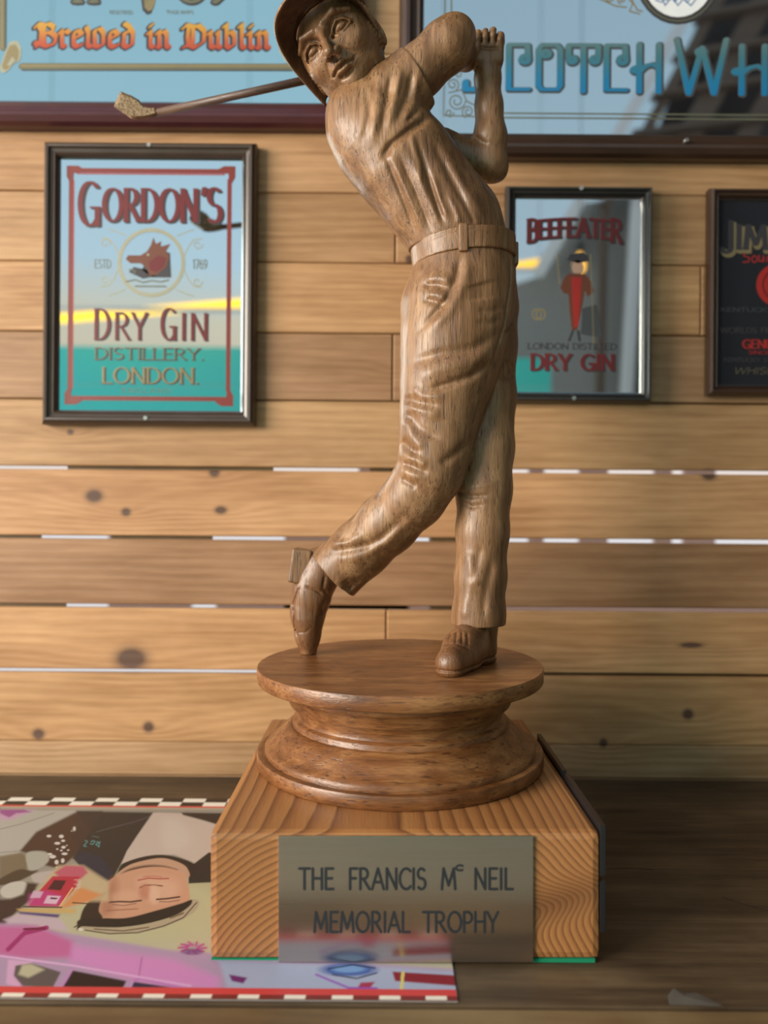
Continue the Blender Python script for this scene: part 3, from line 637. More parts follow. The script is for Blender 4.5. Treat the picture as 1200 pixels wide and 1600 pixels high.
poly([K(180, 502), K(312, 528), K(300, 552), K(152, 548)], (34, 22, 28), 1, 2); poly([K(330, 530), K(440, 546), K(322, 552)], (40, 40, 70), 1, 2)
line([K(315, 552), K(330, 526)], 3, (200, 150, 210)); line([K(330, 526), K(345, 522), K(480, 552)], 3, (190, 120, 190))
line([K(350, 470), K(342, 520)], 1.5, (150, 90, 140)); line([K(0, 466), K(180, 490), K(470, 540)], 3, (226, 176, 222))
poly([K(565, 512), K(610, 520), K(600, 534), K(572, 528)], (110, 40, 110), 1, 2)
ell(*K(860, 500), 42, 10, (60, 92, 168), 1, .5); ell(*K(860, 498), 26, 6, (120, 160, 215), 1, .5); line([K(810, 498), K(870, 488), K(925, 496)], 2, (20, 24, 60)); line([K(820, 512), K(880, 522), K(930, 508)], 2, (20, 24, 60))
poly([K(878, 552), K(890, 532), K(925, 530), K(905, 556)], (170, 50, 80), 1, 2); line([K(780, 512), K(860, 545), K(930, 546)], 3, (150, 80, 190))
poly([K(968, 505), K(1140, 515), K(1140, 541), K(975, 528)], (140, 22, 40), 1, 2); line([K(994, 508), K(990, 556)], 5, (222, 208, 120))
for a in range(10):
    t = a * .628; line([(K(475, 446)[0] + 22 * math.cos(t), K(475, 446)[1] + 10 * math.sin(t)), (K(475, 446)[0] + 8 * math.cos(t + .4), K(475, 446)[1] + 4 * math.sin(t + .4))], 2.4, (200, 60, 140))
ell(*K(475, 446), 20, 8, (150, 60, 150), .4, .6); ell(*K(475, 456), 17, 5, (90, 40, 120), .6, .5)
col *= .80
col *= (1 + (nr.rand(NY + 1, NX + 1, 1) - .5) * .05)
# border: checks and red rules, laid out on the paper itself
def rect(x0, x1, y0, y1, c): m = (GX >= x0) & (GX < x1) & (GY >= y0) & (GY < y1); col[m] = lin3(c)
rect(MX0, MX1, MY1 - .0225, MY1 - .019, (196, 74, 66)); rect(MX0, MX1, MY0 + .0045, MY0 + .0105, (196, 62, 62))
rect(MX0, MX0 + .004, MY0, MY1, (196, 62, 62))
w_ = 0.0208
ii = np.floor((GX - MX0) / w_).astype(int)
m = GY > MY1 - .019; jj = (GY > MY1 - .0095).astype(int); chk = ((ii + jj) % 2 == 0)
col[m & chk] = lin3((226, 222, 210)); col[m & ~chk] = lin3((44, 36, 32))
m = GY < MY0 + .0045; chk = (((GX - MX0) / .0268) % 1 < .45); col[m & chk] = lin3((226, 218, 205)); col[m & ~chk] = lin3((120, 40, 38))
rect(MX0, MX1, MY0, MY0 + .0008, (90, 60, 50))
me = bpy.data.meshes.new('placemat'); nv = (NX + 1) * (NY + 1)
co = np.stack([GX, GY, np.full(GX.shape, TT + 0.0006)], -1).reshape(-1, 3)
idx = np.arange(nv).reshape(NY + 1, NX + 1)
q = np.stack([idx[:-1, :-1], idx[:-1, 1:], idx[1:, 1:], idx[1:, :-1]], -1).reshape(-1, 4)
# paper edge: rim vertices dropped to the table
def fastmesh(me, co, quads):
    me.vertices.add(len(co)); me.vertices.foreach_set('co', np.asarray(co, np.float32).ravel())
    me.loops.add(len(quads) * 4); me.loops.foreach_set('vertex_index', np.asarray(quads, np.int32).ravel())
    me.polygons.add(len(quads)); me.polygons.foreach_set('loop_start', np.arange(0, len(quads) * 4, 4, dtype=np.int32))
    me.update(calc_edges=True)
bd = np.concatenate([idx[0, :], idx[1:, -1], idx[-1, :-1][::-1], idx[1:-1, 0][::-1]])
cb = co[bd].copy(); cb[:, 2] = TT + 0.0001; nb_ = len(bd)
lo = np.arange(nb_) + nv
q2 = np.stack([bd, lo, np.roll(lo, -1), np.roll(bd, -1)], -1)
fastmesh(me, np.vstack([co, cb]), np.vstack([q, q2]))
ca_ = me.color_attributes.new('print', 'FLOAT_COLOR', 'POINT')
c4 = np.ones((nv + nb_, 4), np.float32); c4[:nv, :3] = np.clip(col.reshape(-1, 3), 0, 1); c4[nv:, :3] = .5
ca_.data.foreach_set('color', c4.ravel())
t = NT('glossy_print'); at = t.n('ShaderNodeAttribute'); at.attribute_name = 'print'; t.set(Base_Color=at.outputs['Color'], Roughness=0.38, Coat_Weight=0.0, Specular_IOR_Level=0.35); M['mat'] = t.m
pm_ = mkobj('placemat', me, M['mat'])
tag(pm_, 'glossy printed placemat with checkered border and upside-down portrait of a man in flat cap', 'placemat')

# ================================================================ framed mirrors
def frame_bars(r, x0, x1, z0, z1, prof, mat, name='frame_bar'):
    """four mitred mouldings; prof = list of (inset from outer edge, y of the surface)"""
    cs = [((x0, z0), (x1, z0), (0, 1)), ((x1, z0), (x1, z1), (-1, 0)), ((x1, z1), (x0, z1), (0, -1)), ((x0, z1), (x0, z0), (1, 0))]
    for (a, b, nrm) in cs:
        bm = bmesh.new(); dx = 1 if b[0] > a[0] else (-1 if b[0] < a[0] else 0); dz = 1 if b[1] > a[1] else (-1 if b[1] < a[1] else 0)
        L_, R_ = [], []
        pts = [(0, 0.0)] + prof + [(prof[-1][0], 0.0)]
        for ins, y in pts:
            L_.append(bm.verts.new((a[0] + dx * ins + nrm[0] * ins, y, a[1] + dz * ins + nrm[1] * ins)))
            R_.append(bm.verts.new((b[0] - dx * ins + nrm[0] * ins, y, b[1] - dz * ins + nrm[1] * ins)))
        for i in range(len(pts) - 1): bm.faces.new((L_[i], R_[i], R_[i + 1], L_[i + 1]))
        bm.faces.new((L_[-1], R_[-1], R_[0], L_[0])); bm.faces.new(L_[::-1]); bm.faces.new(R_)
        bmesh.ops.recalc_face_normals(bm, faces=bm.faces); from_bm(name, bm, mat, r)
class Sign:
    def __init__(s_, px0, py0, px1, py1, fw, depth, mat, glassmat, label, rim=None):
        s_.cx, s_.cy = (px0 + px1) / 2, (py0 + py1) / 2; c = wp(s_.cx, s_.cy, WD); s_.s = (WD - 0.004) / F
        s_.r = empty('framed_mirror', (c.x, WD - 0.0012, c.z), label, 'mirror'); k = s_.s
        w, h = (px1 - px0) / 2 * k, (py1 - py0) / 2 * k; f = fw * k; d = depth
        prof = [(0, -d * .55), (f * .10, -d * .8), (f * .28, -d), (f * .42, -d * .98), (f * .52, -d * .80), (f * .70, -d * .72), (f * .82, -d * .80), (f * .94, -d * .62), (f, -d * .45)]
        frame_bars(s_.r, -w, w, -h, h, prof, mat)
        if rim:
            frame_bars(s_.r, -w + f * .96, w - f * .96, -h + f * .96, h - f * .96, [(0, -d * .52), (f * .05, -d * .55), (f * .16, -d * .4)], rim, 'inner_rim')
        bm = bmesh.new(); box(bm, -w + f * .7, w - f * .7, -d * .32, -d * .1, -h + f * .7, h - f * .7); from_bm('mirror_glass', bm, glassmat, s_.r)
        s_.y = -d * .32; s_.d = d; s_.w = w; s_.h = h; s_.f = f
    def p(s_, x, y): return ((x - s_.cx) * s_.s, (s_.cy - y) * s_.s)
    def lay(s_, n): return (s_.y - 0.00012 * (n + 1), s_.y - 0.00004)
    def text(s_, st, x0, x1, ytop, ybot, mat, name='lettering', layer=1, **kw):
        bm = bmesh.new(); a = s_.p(x0, ybot); k = s_.s
        y0, y1 = s_.lay(layer)
        arch = kw.pop('arch', 0) * k; grow = kw.pop('grow', 0) * k; off = kw.pop('off', (0, 0))
        text(bm, st, a[0], a[1], (x1 - x0) * k, (ybot - ytop) * k, y0, y1, arch=arch, grow=grow, dx=off[0] * k, dz=-off[1] * k, **kw)
        return from_bm(name, bm, mat, s_.r)
    def lines(s_, ls, w, mat, name='line_ornament', layer=0, nib=None):
        if name == 'scroll_ornament' and len(ls) > 1:
            for l in ls: s_.lines([l], w, mat, name, layer)
            return
        bm = bmesh.new(); k = s_.s; y0, y1 = s_.lay(layer)
        for l in ls: stroke(bm, [s_.p(*q_) for q_ in l], nibpts(w / 2 * k, w / 2 * k, 0, 8), y0, y1)
        return from_bm(name, bm, mat, s_.r)
    def polys(s_, ps, mat, name='emblem', layer=1):
        bm = bmesh.new(); y0, y1 = s_.lay(layer)
        for pp in ps: prism(bm, [s_.p(*q_) for q_ in pp], y0, y1)
        return from_bm(name, bm, mat, s_.r)
    def screws(s_, pts):
        for (x, y) in pts:
            bm = bmesh.new(); a = s_.p(x, y); cyl(bm, (a[0], -s_.d * 1.05, a[1]), (a[0], -s_.d * .6, a[1]), 0.0021, n=12); from_bm('screw', bm, M['screw'], s_.r)
def circ(cx, cy, rx, ry, a0=0, a1=360, n=32): return [(cx + rx * math.cos(math.radians(a0 + (a1 - a0) * i / n)), cy + ry * math.sin(math.radians(a0 + (a1 - a0) * i / n))) for i in range(n + 1)]
def spiral(cx, cy, r, turns=1.5, a0=0, sgn=1, n=18): return [(cx + r * (1 - .75 * i / n) * math.cos(a0 + sgn * turns * 6.283 * i / n), cy + r * (1 - .75 * i / n) * math.sin(a0 + sgn * turns * 6.283 * i / n)) for i in range(n + 1)]

# --- gin mirror on the left
g = Sign(73, 229, 403, 667, 23, 0.014, M['fr_brown'], M['mir_clear'], 'dark-framed mirror with red lettering over a boar head crest, hanging left of the golfer')
g.screws([(238, 236), (236, 657)])
for ly, mt_, gr, of in ((1, M['shadow'], .5, (3, 2)), (3, M['red'], 0, (0, 0))):
    kw = dict(layer=ly, grow=gr, off=of)
    g.text("G", 127, 156, 288, 356, mt_, nib=(.062, .018, 0), **kw)
    g.text("ORDON", 164, 309, 298, 349, mt_, nib=(.075, .022, 0), sp=.12, serif=.07, **kw)
    g.text("'S", 318, 346, 296, 350, mt_, nib=(.075, .025, 0), sp=.06, **kw)
for ly, mt_, gr, of in ((1, M['shadow'], .3, (2, 1.5)), (3, M['red'], 0, (0, 0))):
    kw = dict(layer=ly, grow=gr, off=of, serif=.06)
    g.text("D", 152, 174, 486, 533, mt_, nib=(.055, .02, 0), **kw); g.text("RY", 184, 232, 492, 533, mt_, nib=(.055, .02, 0), sp=.12, **kw)
    g.text("G", 256, 277, 484, 533, mt_, nib=(.055, .02, 0), **kw); g.text("IN", 288, 326, 492, 533, mt_, nib=(.06, .022, 0), sp=.25, **kw)
g.text("DISTILLERY.", 152, 322, 546, 564, M['shadow'], layer=1, nib=(.10, .06, 0), serif=.12, off=(1.5, 1))
g.text("DISTILLERY.", 152, 322, 546, 564, M['greygold'], layer=3, nib=(.06, .03, 0), serif=.10)
g.text("LONDON.", 164, 314, 577, 601, M['shadow'], layer=1, nib=(.11, .05, 0), serif=.12, off=(1.5, 1))
g.text("LONDON.", 164, 314, 577, 601, M['gold'], layer=3, nib=(.07, .03, 0), serif=.10)
g.text("ENGLAND", 195, 270, 609, 616, M['greygold'], layer=1, nib=(.08, .05, 0), sp=.3)
g.text("ESTD", 151, 176, 409, 422, M['greygold'], layer=1, nib=(.05, .04, 0)); g.text("1769", 304, 326, 408, 422, M['greygold'], layer=1, nib=(.06, .04, 0))
g.lines([[(118, 270), (356, 270)], [(118, 270)] and [(113, 284), (113, 612)], [(360, 284), (360, 612)], [(118, 625), (356, 625)]], 7, M['redframe'], 'border_line')
g.lines([[(122, 275), (352, 275)], [(117, 286), (117, 610)]], 1.6, M['brightred'], 'border_line', 1)
for (x, y, ax, ay) in ((106, 263, 1, 1), (369, 262, -1, 1), (105, 635, 1, -1), (368, 636, -1, -1)):
    g.polys([[(x, y), (x + 18 * ax, y), (x + 27 * ax, y + 5 * ay), (x + 27 * ax, y + 10 * ay), (x + 11 * ax, y + 11 * ay), (x + 10 * ax, y + 26 * ay), (x + 5 * ax, y + 26 * ay), (x, y + 17 * ay)]], M['redframe'], 'corner_ornament', 2)
g.lines([circ(239, 413, 50, 51)], 6, M['palegold'], 'crest_ring', 1)
sc = []
for sx_ in (-1, 1):
    for sy_ in (-1, 1):
        c = (239 + sx_ * 66, 413 + sy_ * 36)
        sc += [[(239 + sx_ * 50, 413 + sy_ * 8), (239 + sx_ * 58, 413 + sy_ * 26), c, (c[0] + sx_ * 12, c[1] + sy_ * 2)], spiral(c[0] + sx_ * 6, c[1] - sy_ * 7, 8, 1, 0, sx_), [(239 + sx_ * 40, 413 + sy_ * 42), (c[0] - sx_ * 12, c[1] + sy_ * 12), (c[0] + sx_ * 0, c[1] + sy_ * 16)]]
g.lines(sc, 1.7, M['palegold'], 'scroll_ornament')
# boar head: jaw, snout, bristles, cup
g.polys([[(268, 398), (270, 436), (240, 436), (224, 424), (236, 404), (252, 392)], [(204, 428), (212, 420), (230, 424), (246, 434), (226, 438)]], M['shadow'], 'crest_shade', 2)
g.polys([[(199, 408), (203, 402), (222, 402), (232, 396), (238, 386), (242, 374), (246, 384), (254, 380), (253, 388), (268, 384), (262, 394), (267, 404), (262, 420), (248, 432), (236, 434), (232, 422), (222, 414), (206, 414)]], M['brown'], 'boar_head', 3)
g.polys([[(236, 412), (250, 402), (262, 406), (258, 420), (246, 428), (236, 424)]], M['red'], 'boar_cheek', 4)
g.polys([circ(234, 401, 2, 2)], M['palegold'], 'boar_eye', 5)
g.lines([[(200, 443), (214, 440), (226, 444), (240, 441), (254, 443), (266, 440)], [(214, 450), (262, 450)], [(205, 424), (214, 426), (212, 432)]], 2, M['greygold'], 'crest_banner', 2)

# --- stout mirror, upper left
ms = Sign(-110, -300, 572, 209, 40, 0.02, M['fr_red'], M['mir_blue'], 'large mahogany-framed mirror with blackletter brewery lettering, cut off at top left')
k = ms.s
M['goldred'] = grad('gold_to_red_print', (ms.cy - 88) * k, (ms.cy - 42) * k, [(0, (0.34, 0.035, 0.02)), (.35, (0.40, 0.085, 0.03)), (.75, (0.46, 0.22, 0.03)), (1, (0.46, 0.27, 0.05))])
for ly, mt_, gr, of in ((1, M['shadow'], 2.2, (-2, 0.5)), (3, M['goldred'], .2, (0, 0))):
    ms.text("Brewed in Dublin", 60, 426, 46, 82, mt_, layer=ly, grow=gr, off=of, font=BL, nib=(.115, .035, .75), sp=.05)
for ly, mt_, gr in ((1, M['shadow'], 2.5), (3, M['greygold'], -.5)):
    ms.text("17", 116, 170, -46, 12, mt_, layer=ly, grow=gr, nib=(.10, .05, 0), sp=.14, serif=.12); ms.text("59", 290, 362, -46, 11, mt_, layer=ly, grow=gr, nib=(.10, .05, 0), sp=.14)
def harp(cx, cy, k_, rot=0):
    pts = [(-14, -26), (-4, -34), (8, -26), (14, -14), (16, -6), (10, 2), (8, 14), (4, 24), (-2, 26), (-8, 20), (-10, 6), (-13, -10)]
    ca, sa = math.cos(rot), math.sin(rot); return [(cx + k_ * (x * ca - y * sa), cy + k_ * (x * sa + y * ca)) for x, y in pts]
ms.polys([harp(236, 2, 1.12)], M['shadow'], 'harp_shade', 1); ms.polys([harp(238, 0, 1.0)], M['gold'], 'harp', 3)
ms.lines([[(228 + i * 4, -22), (230 + i * 4, 16 - i * 4)] for i in range(5)], .8, M['greygold'], 'harp_string', 4)
ms.text("REGISTERED", 176, 212, 25, 30, M['greygold'], layer=1, nib=(.07, .05, 0)); ms.text("TRADE MARKS", 264, 306, 24, 29, M['greygold'], layer=1, nib=(.07, .05, 0))
ms.lines([[(10, -290), (10, 84)], [(40, 113), (440, 111), (470, 110)], [(540, -290), (540, 60)]], 11, M['greygold'], 'border_line')
ms.lines([[(9, -290), (9, 84)], [(40, 112), (470, 109)]], 4, M['gold'], 'border_line', 1); ms.lines([[(14.5, -290), (14.5, 84)], [(40, 118.5), (470, 116)]], 1.6, M['shadow'], 'border_line', 1)
for hx, hy, rt in ((21, 102, .5), (462, 100, -.5)):
    ms.polys([harp(hx, hy, .92, rt)], M['palegold'], 'corner_harp', 2); ms.polys([harp(hx, hy, .72, rt)], M['gold'], 'corner_harp', 3)
    ms.polys([[(hx - 4, hy + 10), (hx + 4, hy - 4), (hx + 9, hy + 2), (hx + 2, hy + 10)]], M['palegold'], 'corner_harp', 4)
ms.screws([(239, 190)])

# --- whisky mirror, upper right
mw = Sign(622, -330, 1500, 258, 38, 0.02, M['fr_walnut'], M['mir_grey'], 'large walnut-framed mirror with blue whisky lettering, cut off at top right')
k = mw.s
M['tealblue'] = grad('teal_to_blue_print', (mw.cy - 156) * k, (mw.cy - 66) * k, [(0, (0.006, 0.16, 0.36)), (.3, (0.012, 0.16, 0.30)), (.65, (0.045, 0.15, 0.19)), (1, (0.10, 0.17, 0.17))])
for ly, mt_, gr, of in ((1, M['charcoal'], 2.0, (1.5, 1)), (3, M['tealblue'], 0, (0, 0))):
    kw = dict(layer=ly, grow=gr, off=of, font=SC, sp=.10)
    mw.text("S", 724, 770, 76, 152, mt_, nib=(.07, .05, 0), **kw); mw.text("COTCH", 788, 1034, 77, 152, mt_, nib=(.06, .035, 0), **kw)
    mw.text("WH", 1050, 1200, 78, 154, mt_, nib=(.06, .035, 0), **kw); mw.text("IS", 1216, 1290, 78, 154, mt_, nib=(.06, .035, 0), **kw)
mw.lines([[(748, 186), (1450, 186)], [(748, 193), (1450, 193)], [(693, -300), (693, 130)], [(703, -300), (703, 120)]], 2.4, M['greygold'], 'border_line')
mw.lines([spiral(712, 168, 14, 1.6, 0), spiral(730, 184, 10, 1.5, 2), spiral(706, 142, 10, 1.4, 1, -1), spiral(714, 126, 7, 1.3, 3), spiral(701, 186, 7, 1.2), [(693, 130), (692, 190), (748, 192)], [(700, 155), (720, 150), (728, 168), (744, 176)], [(696, 120), (706, 110), (700, 135)]], 1.9, M['greygold'], 'scroll_ornament')
mw.polys([circ(1055, -32, 68, 78)], M['shadow'], 'medallion_frame', 1); mw.polys([circ(1055, -32, 57, 67)], M['white'], 'medallion', 2)
mw.lines([[(1010 + 5 * i, -5 + (i % 3) * 7), (1020 + 5 * i, 2 + (i % 4) * 5), (1030 + 5 * i, -4 + (i % 2) * 8)] for i in range(12)], 1.8, M['bluep'], 'medallion_etching', 3)
mw.lines([circ(1055, -32, 63, 73)], 2.2, M['greygold'], 'medallion_rim', 2)
mw.lines([[(920, 2), (940, 10), (958, 18), (975, 20)], spiral(948, 4, 8, 1.2), [(975, 2), (985, 14), (980, 26), (996, 30)], spiral(968, 8, 7, 1.3, 2), [(990, -4), (984, 10), (992, 24), (1000, 26)], spiral(1003, 2, 6, 1.2)], 2.2, M['gold'], 'scroll_ornament')
mw.screws([(1062, 236)])

# --- guardsman mirror
mb = Sign(786, 297, 1014, 632, 15, 0.013, M['fr_black'], M['mir_grey'], 'small black-framed mirror with red lettering and a red-coated guardsman, right of the golfer', rim=M['silver'])
mb.screws([(902, 302), (893, 626)])
for ly, mt_, gr, of in ((1, M['shadow'], 1.0, (2, 1.5)), (3, M['red'], 0, (0, 0))):
    mb.text("BEEFEATER", 822, 968, 350, 378, mt_, layer=ly, grow=gr, off=of, nib=(.10, .06, 0), serif=.08, sp=.09, arch=-8 if False else 6, big={0: 1.25, 8: 1.25})
    mb.text("DRY GIN", 829, 957, 556, 580, mt_, layer=ly, grow=gr * .6, off=of, nib=(.11, .05, 0), serif=.10, sp=.14)
mb.text("LONDON DISTILLED", 824, 962, 539, 548, M['shadow'], layer=1, nib=(.12, .08, 0), serif=.1)
# figure of the guardsman: hat, face, coat, skirt, legs, pike
mb.polys([[(884, 408), (888, 400), (908, 398), (916, 402), (918, 410), (900, 414)]], M['shadow'], 'guard_hat', 2)
mb.polys([circ(900, 420, 9, 11)], plain('skin_print', (0.45, 0.28, 0.2), .5), 'guard_face', 2)
mb.polys([[(878, 438), (886, 430), (912, 430), (922, 444), (926, 458), (916, 466), (912, 456), (908, 480), (904, 500), (900, 518), (892, 518), (888, 490), (886, 462), (878, 460), (874, 452)]], M['brown'], 'guard_coat', 2)
mb.polys([[(890, 436), (906, 436), (902, 512), (895, 514)]], M['brightred'], 'guard_front', 3)
mb.polys([[(908, 484), (930, 478), (940, 530), (906, 524)]], M['charcoal'], 'guard_cloak', 1)
mb.lines([[(920, 400), (926, 540)], [(872, 446), (868, 400)]], 1.6, M['gold'], 'pike', 2)
mb.lines([[(893, 520), (888, 534)], [(902, 520), (904, 534)]], 4, M['shadow'], 'guard_leg', 2)
mb.lines([circ(837, 494, 7, 8), circ(843, 494, 7, 8)], 2.2, M['gold'], 'small_seal', 1)

# --- black bourbon mirror at the right edge
mj = Sign(1100, 301, 1390, 621, 15, 0.014, M['fr_walnut'], M['glass_black'], 'black glass bar mirror with gold lettering and red seal, cut off at the right edge', rim=M['silver'])
for ly, mt_, gr, of in ((1, M['gold'], 1.6, (3, 4)), (3, M['shadow'], 0, (0, 0))):
    mj.text("JIM", 1124, 1192, 356, 392, mt_, layer=ly, grow=gr, off=of, nib=(.12, .06, 0), serif=.10, sp=.16, big={0: 1.35}); mj.text("BEAM", 1200, 1300, 350, 380, mt_, layer=ly, grow=gr, off=of, nib=(.12, .06, 0), serif=.10, sp=.12)
mj.lines([[(1168, 399), (1160, 397), (1157, 403), (1166, 406), (1165, 412), (1156, 413)], circ(1174, 408, 4, 5), [(1181, 402), (1181, 411), (1187, 411), (1188, 403), (1188, 412)], [(1193, 412), (1194, 404), (1199, 403)]], 1.8, M['brightred'], 'script_lettering')
mj.polys([circ(1212, 448, 35, 34)], M['brightred'], 'wax_seal', 1); mj.lines([circ(1212, 448, 25, 24)], 3, M['red'], 'wax_seal_ring', 2); mj.polys([circ(1212, 448, 16, 16)], M['red'], 'wax_seal_centre', 2)
mj.text("KENTUCKY STRAIGHT", 1122, 1290, 484, 490, M['charcoal'], layer=1, nib=(.1, .06, 0)); mj.text("WORLDS FINEST BOURBON", 1122, 1300, 515, 523, M['shadow'], layer=1, nib=(.13, .09, 0))
mj.text("GENUINE", 1157, 1230, 534, 547, M['brightred'], layer=1, nib=(.12, .06, 0)); mj.text("SINCE 1795", 1166, 1230, 551, 556, M['brightred'], layer=1, nib=(.1, .06, 0), font={**G})
mj.text("KENTUCKY STRAIGHT BOURBON", 1128, 1300, 562, 568, M['shadow'], layer=1, nib=(.13, .09, 0)); mj.text("WHISKEY", 1143, 1230, 577, 587, M['gold'], layer=1, nib=(.03, .03, 0), slant=.3)

# ================================================================ trophy
base = al(632.5, 1505, 0.4635); org = Vector((base.x, D0 - 0.012, base.z))
tro = empty('golf_trophy', RR @ org + Vector((0, 0, CZ)), 'carved wooden golf trophy, golfer on a turned pedestal and pine block with steel plaque', 'trophy')
tro.rotation_euler = RR.to_euler()
def L(px, py, d): return al(px, py, d) - org             # pixel + depth -> trophy axes
YF, YB = 0.4635 - org.y, 0.7197 - org.y; HX = 0.12; ZB0 = 0.0022; ZB1 = 0.0805
bm = bmesh.new(); box(bm, -HX, HX, YF, YB, ZB0, ZB1, bev=0.0045); from_bm('wooden_block', bm, M['block'], tro)
# felt: wedge between the level table and the block
bm = bmesh.new(); vv = []
for x, dz in ((-HX + .001, -HX), (HX - .003, HX)):
    for y in (YF + .001, YB - .001):
        zt_ = -x * sr / cr + (CZ + (-0.2769) - (RR @ org + Vector((0, 0, CZ))).z) / cr + 0.0006
        vv.append((x, y, zt_)); vv.append((x, y, ZB0))
vb = [bm.verts.new(v) for v in vv]
for f in ((0, 1, 3, 2), (4, 6, 7, 5), (0, 4, 5, 1), (2, 3, 7, 6), (0, 2, 6, 4), (1, 5, 7, 3)): bm.faces.new([vb[i] for i in f])
from_bm('felt_base', bm, M['felt'], tro)
# plaque
pc = L(634, 1404.5, 0.4625); pw, ph_ = 199 * .4625 / F, 98.5 * .4625 / F
bm = bmesh.new(); box(bm, pc.x - pw, pc.x + pw, YF - 0.0016, YF - 0.0001, pc.z - ph_, pc.z + ph_, bev=0.0002); plq = from_bm('plaque', bm, M['steel'], tro)
bm = bmesh.new(); kk = .462 / F
def ptext(st, x0, x1, yt, yb, **kw):
    a = L(x0, yb, .462); text(bm, st, a.x, a.z, (x1 - x0) * kk, (yb - yt) * kk, YF - 0.00172, YF - 0.0015, **kw)
nb0 = dict(nib=(.072, .068, 0))
ptext("THE", 468, 521, 1357, 1389, sp=.13, **nb0); ptext("FRANCIS", 546, 665, 1357, 1389, sp=.13, **nb0); ptext("M", 690, 712, 1357, 1389, **nb0); ptext("c", 711, 726, 1352, 1376, nib=(.07, .07, 0)); ptext("NEIL", 742, 801, 1357, 1389, sp=.15, **nb0)
ptext("MEMORIAL", 491, 640, 1425, 1456, sp=.13, **nb0); ptext("TROPHY", 661, 778, 1425, 1456, sp=.10, **nb0)
from_bm('engraving', bm, M['ink'], plq)
# winners' plates on the right-hand side, two columns of two
for (ya, yb) in ((YF + 0.0, YF + 0.092), (YF + 0.100, YF + 0.192)):
    for (z0, z1) in ((0.0188, 0.0500), (0.0535, 0.0845)):
        bm = bmesh.new(); box(bm, HX, HX + 0.0034, ya, yb, z0, z1, bev=0.0003); from_bm('winners_plate', bm, M['black'], tro)
# pedestal
ped = bmesh.new(); H1 = (al(0, 1089, 0.4931).z - al(0, 1300, 0.4635).z)
zt = H1
prof = [(0, 0), (.1118, 0), (.1131, .0012), (.1133, .0085), (.1126, .0100), (.1095, .0106), (.1076, .0098), (.1070, .0100), (.1070, .0128), (.1058, .0146), (.1030, .0160), (.1000, .0185), (.0965, .0222), (.0925, .0262), (.0890, .0292), (.0868, .0306), (.0856, .0304), (.0850, .0310),
        (.0850, .0338), (.0842, .0350), (.0818, .0356), (.0812, .0364), (.0814, .0395), (.0826, .0428), (.0846, .0458), (.0862, .0468), (.0876, .0466), (.0880, .0474), (.0892, .0510), (.0915, .0545), (.0935, .0566), (.0945, .0570), (.0950, .0576), (.0950, .0606), (.0962, .0612), (.0966, .0622), (.0966, .0636),
        (.1100, .0638), (.1122, .0644), (.1131, .0656), (.1132, zt - .0009), (.1126, zt), (.06, zt), (0, zt)]
lathe(ped, prof, 128); pedo = from_bm('pedestal', ped, M['pedestal'], tro)
pedo.location = (al(624.5, 0, D0).x - org.x, D0 - org.y, ZB1)
pedo.data.shade_smooth() if False else None
ed = pedo.modifiers.new('edges', 'EDGE_SPLIT'); ed.split_angle = math.radians(48)
DT = (1180 * (CZ * 0 + 0.0) or 0)
ZDISC = ZB1 + zt                                          # top of the pedestal in trophy axes

# ================================================================ signed-distance carving
def P3(px, py, Z=0):
    d = D0 - Z * S0; v = L(px, py, d); return np.array(v, np.float32), d / F
def smin(a, b, k):
    if k <= 0: return np.minimum(a, b)
    h = np.clip(.5 + .5 * (b - a) / k, 0, 1); return b + (a - b) * h - k * h * (1 - h)
def rcone(P, a, b, ra, rb, sq=1.0):
    """tapered capsule, squashed along depth by sq"""
    ba = b - a; pa = P - a; t = np.clip((pa @ ba) / (ba @ ba + 1e-12), 0, 1)
    q = pa - t[..., None] * ba
    if sq != 1.0:
        q = q.copy(); q[..., 1] /= sq
    return np.sqrt((q * q).sum(-1)) - (ra + (rb - ra) * t)
def ellip(P, c, r, Rm=None):
    q = P - c
    if Rm is not None: q = q @ Rm
    k0 = np.sqrt(((q / r) ** 2).sum(-1)); k1 = np.sqrt(((q / (r * r)) ** 2).sum(-1)) + 1e-9
    return k0 * (k0 - 1.0) / k1
def rbox(P, c, hs, rr, Rm=None):
    q = P - c
    if Rm is not None: q = q @ Rm
    q = np.abs(q) - (hs - rr); return np.sqrt((np.maximum(q, 0) ** 2).sum(-1)) + np.minimum(q.max(-1), 0) - rr
class Grp:
    def __init__(s, k=0.004): s.pr = []; s.k = k; s.mods = []
    def chain(s, pts, sq=1.0):
        q = [(P3(x, y, Z), r) for x, y, Z, r in pts]
        for ((a, sa), ra), ((b, sb), rb) in zip(q, q[1:]):
            s.pr.append(lambda P, a=a, b=b, ra=ra * sa, rb=rb * sb: rcone(P, a, b, ra, rb, sq))
        return s
    def add(s, f): s.pr.append(f); return s
    def mod(s, f): s.mods.append(f); return s
    def base(s, P):
        D = None
        for f in s.pr:
            v = f(P); D = v if D is None else smin(D, v, s.k)
        return D
    def full(s, P):
        D = s.base(P)
        for m in s.mods: D = m(D, P)
        return D
def proj(P):
    X = P[..., 0] + org.x; Y = P[..., 1] + org.y; Z = P[..., 2] + org.z
    return 600 + F * X / Y, 800 - F * Z / Y, Y
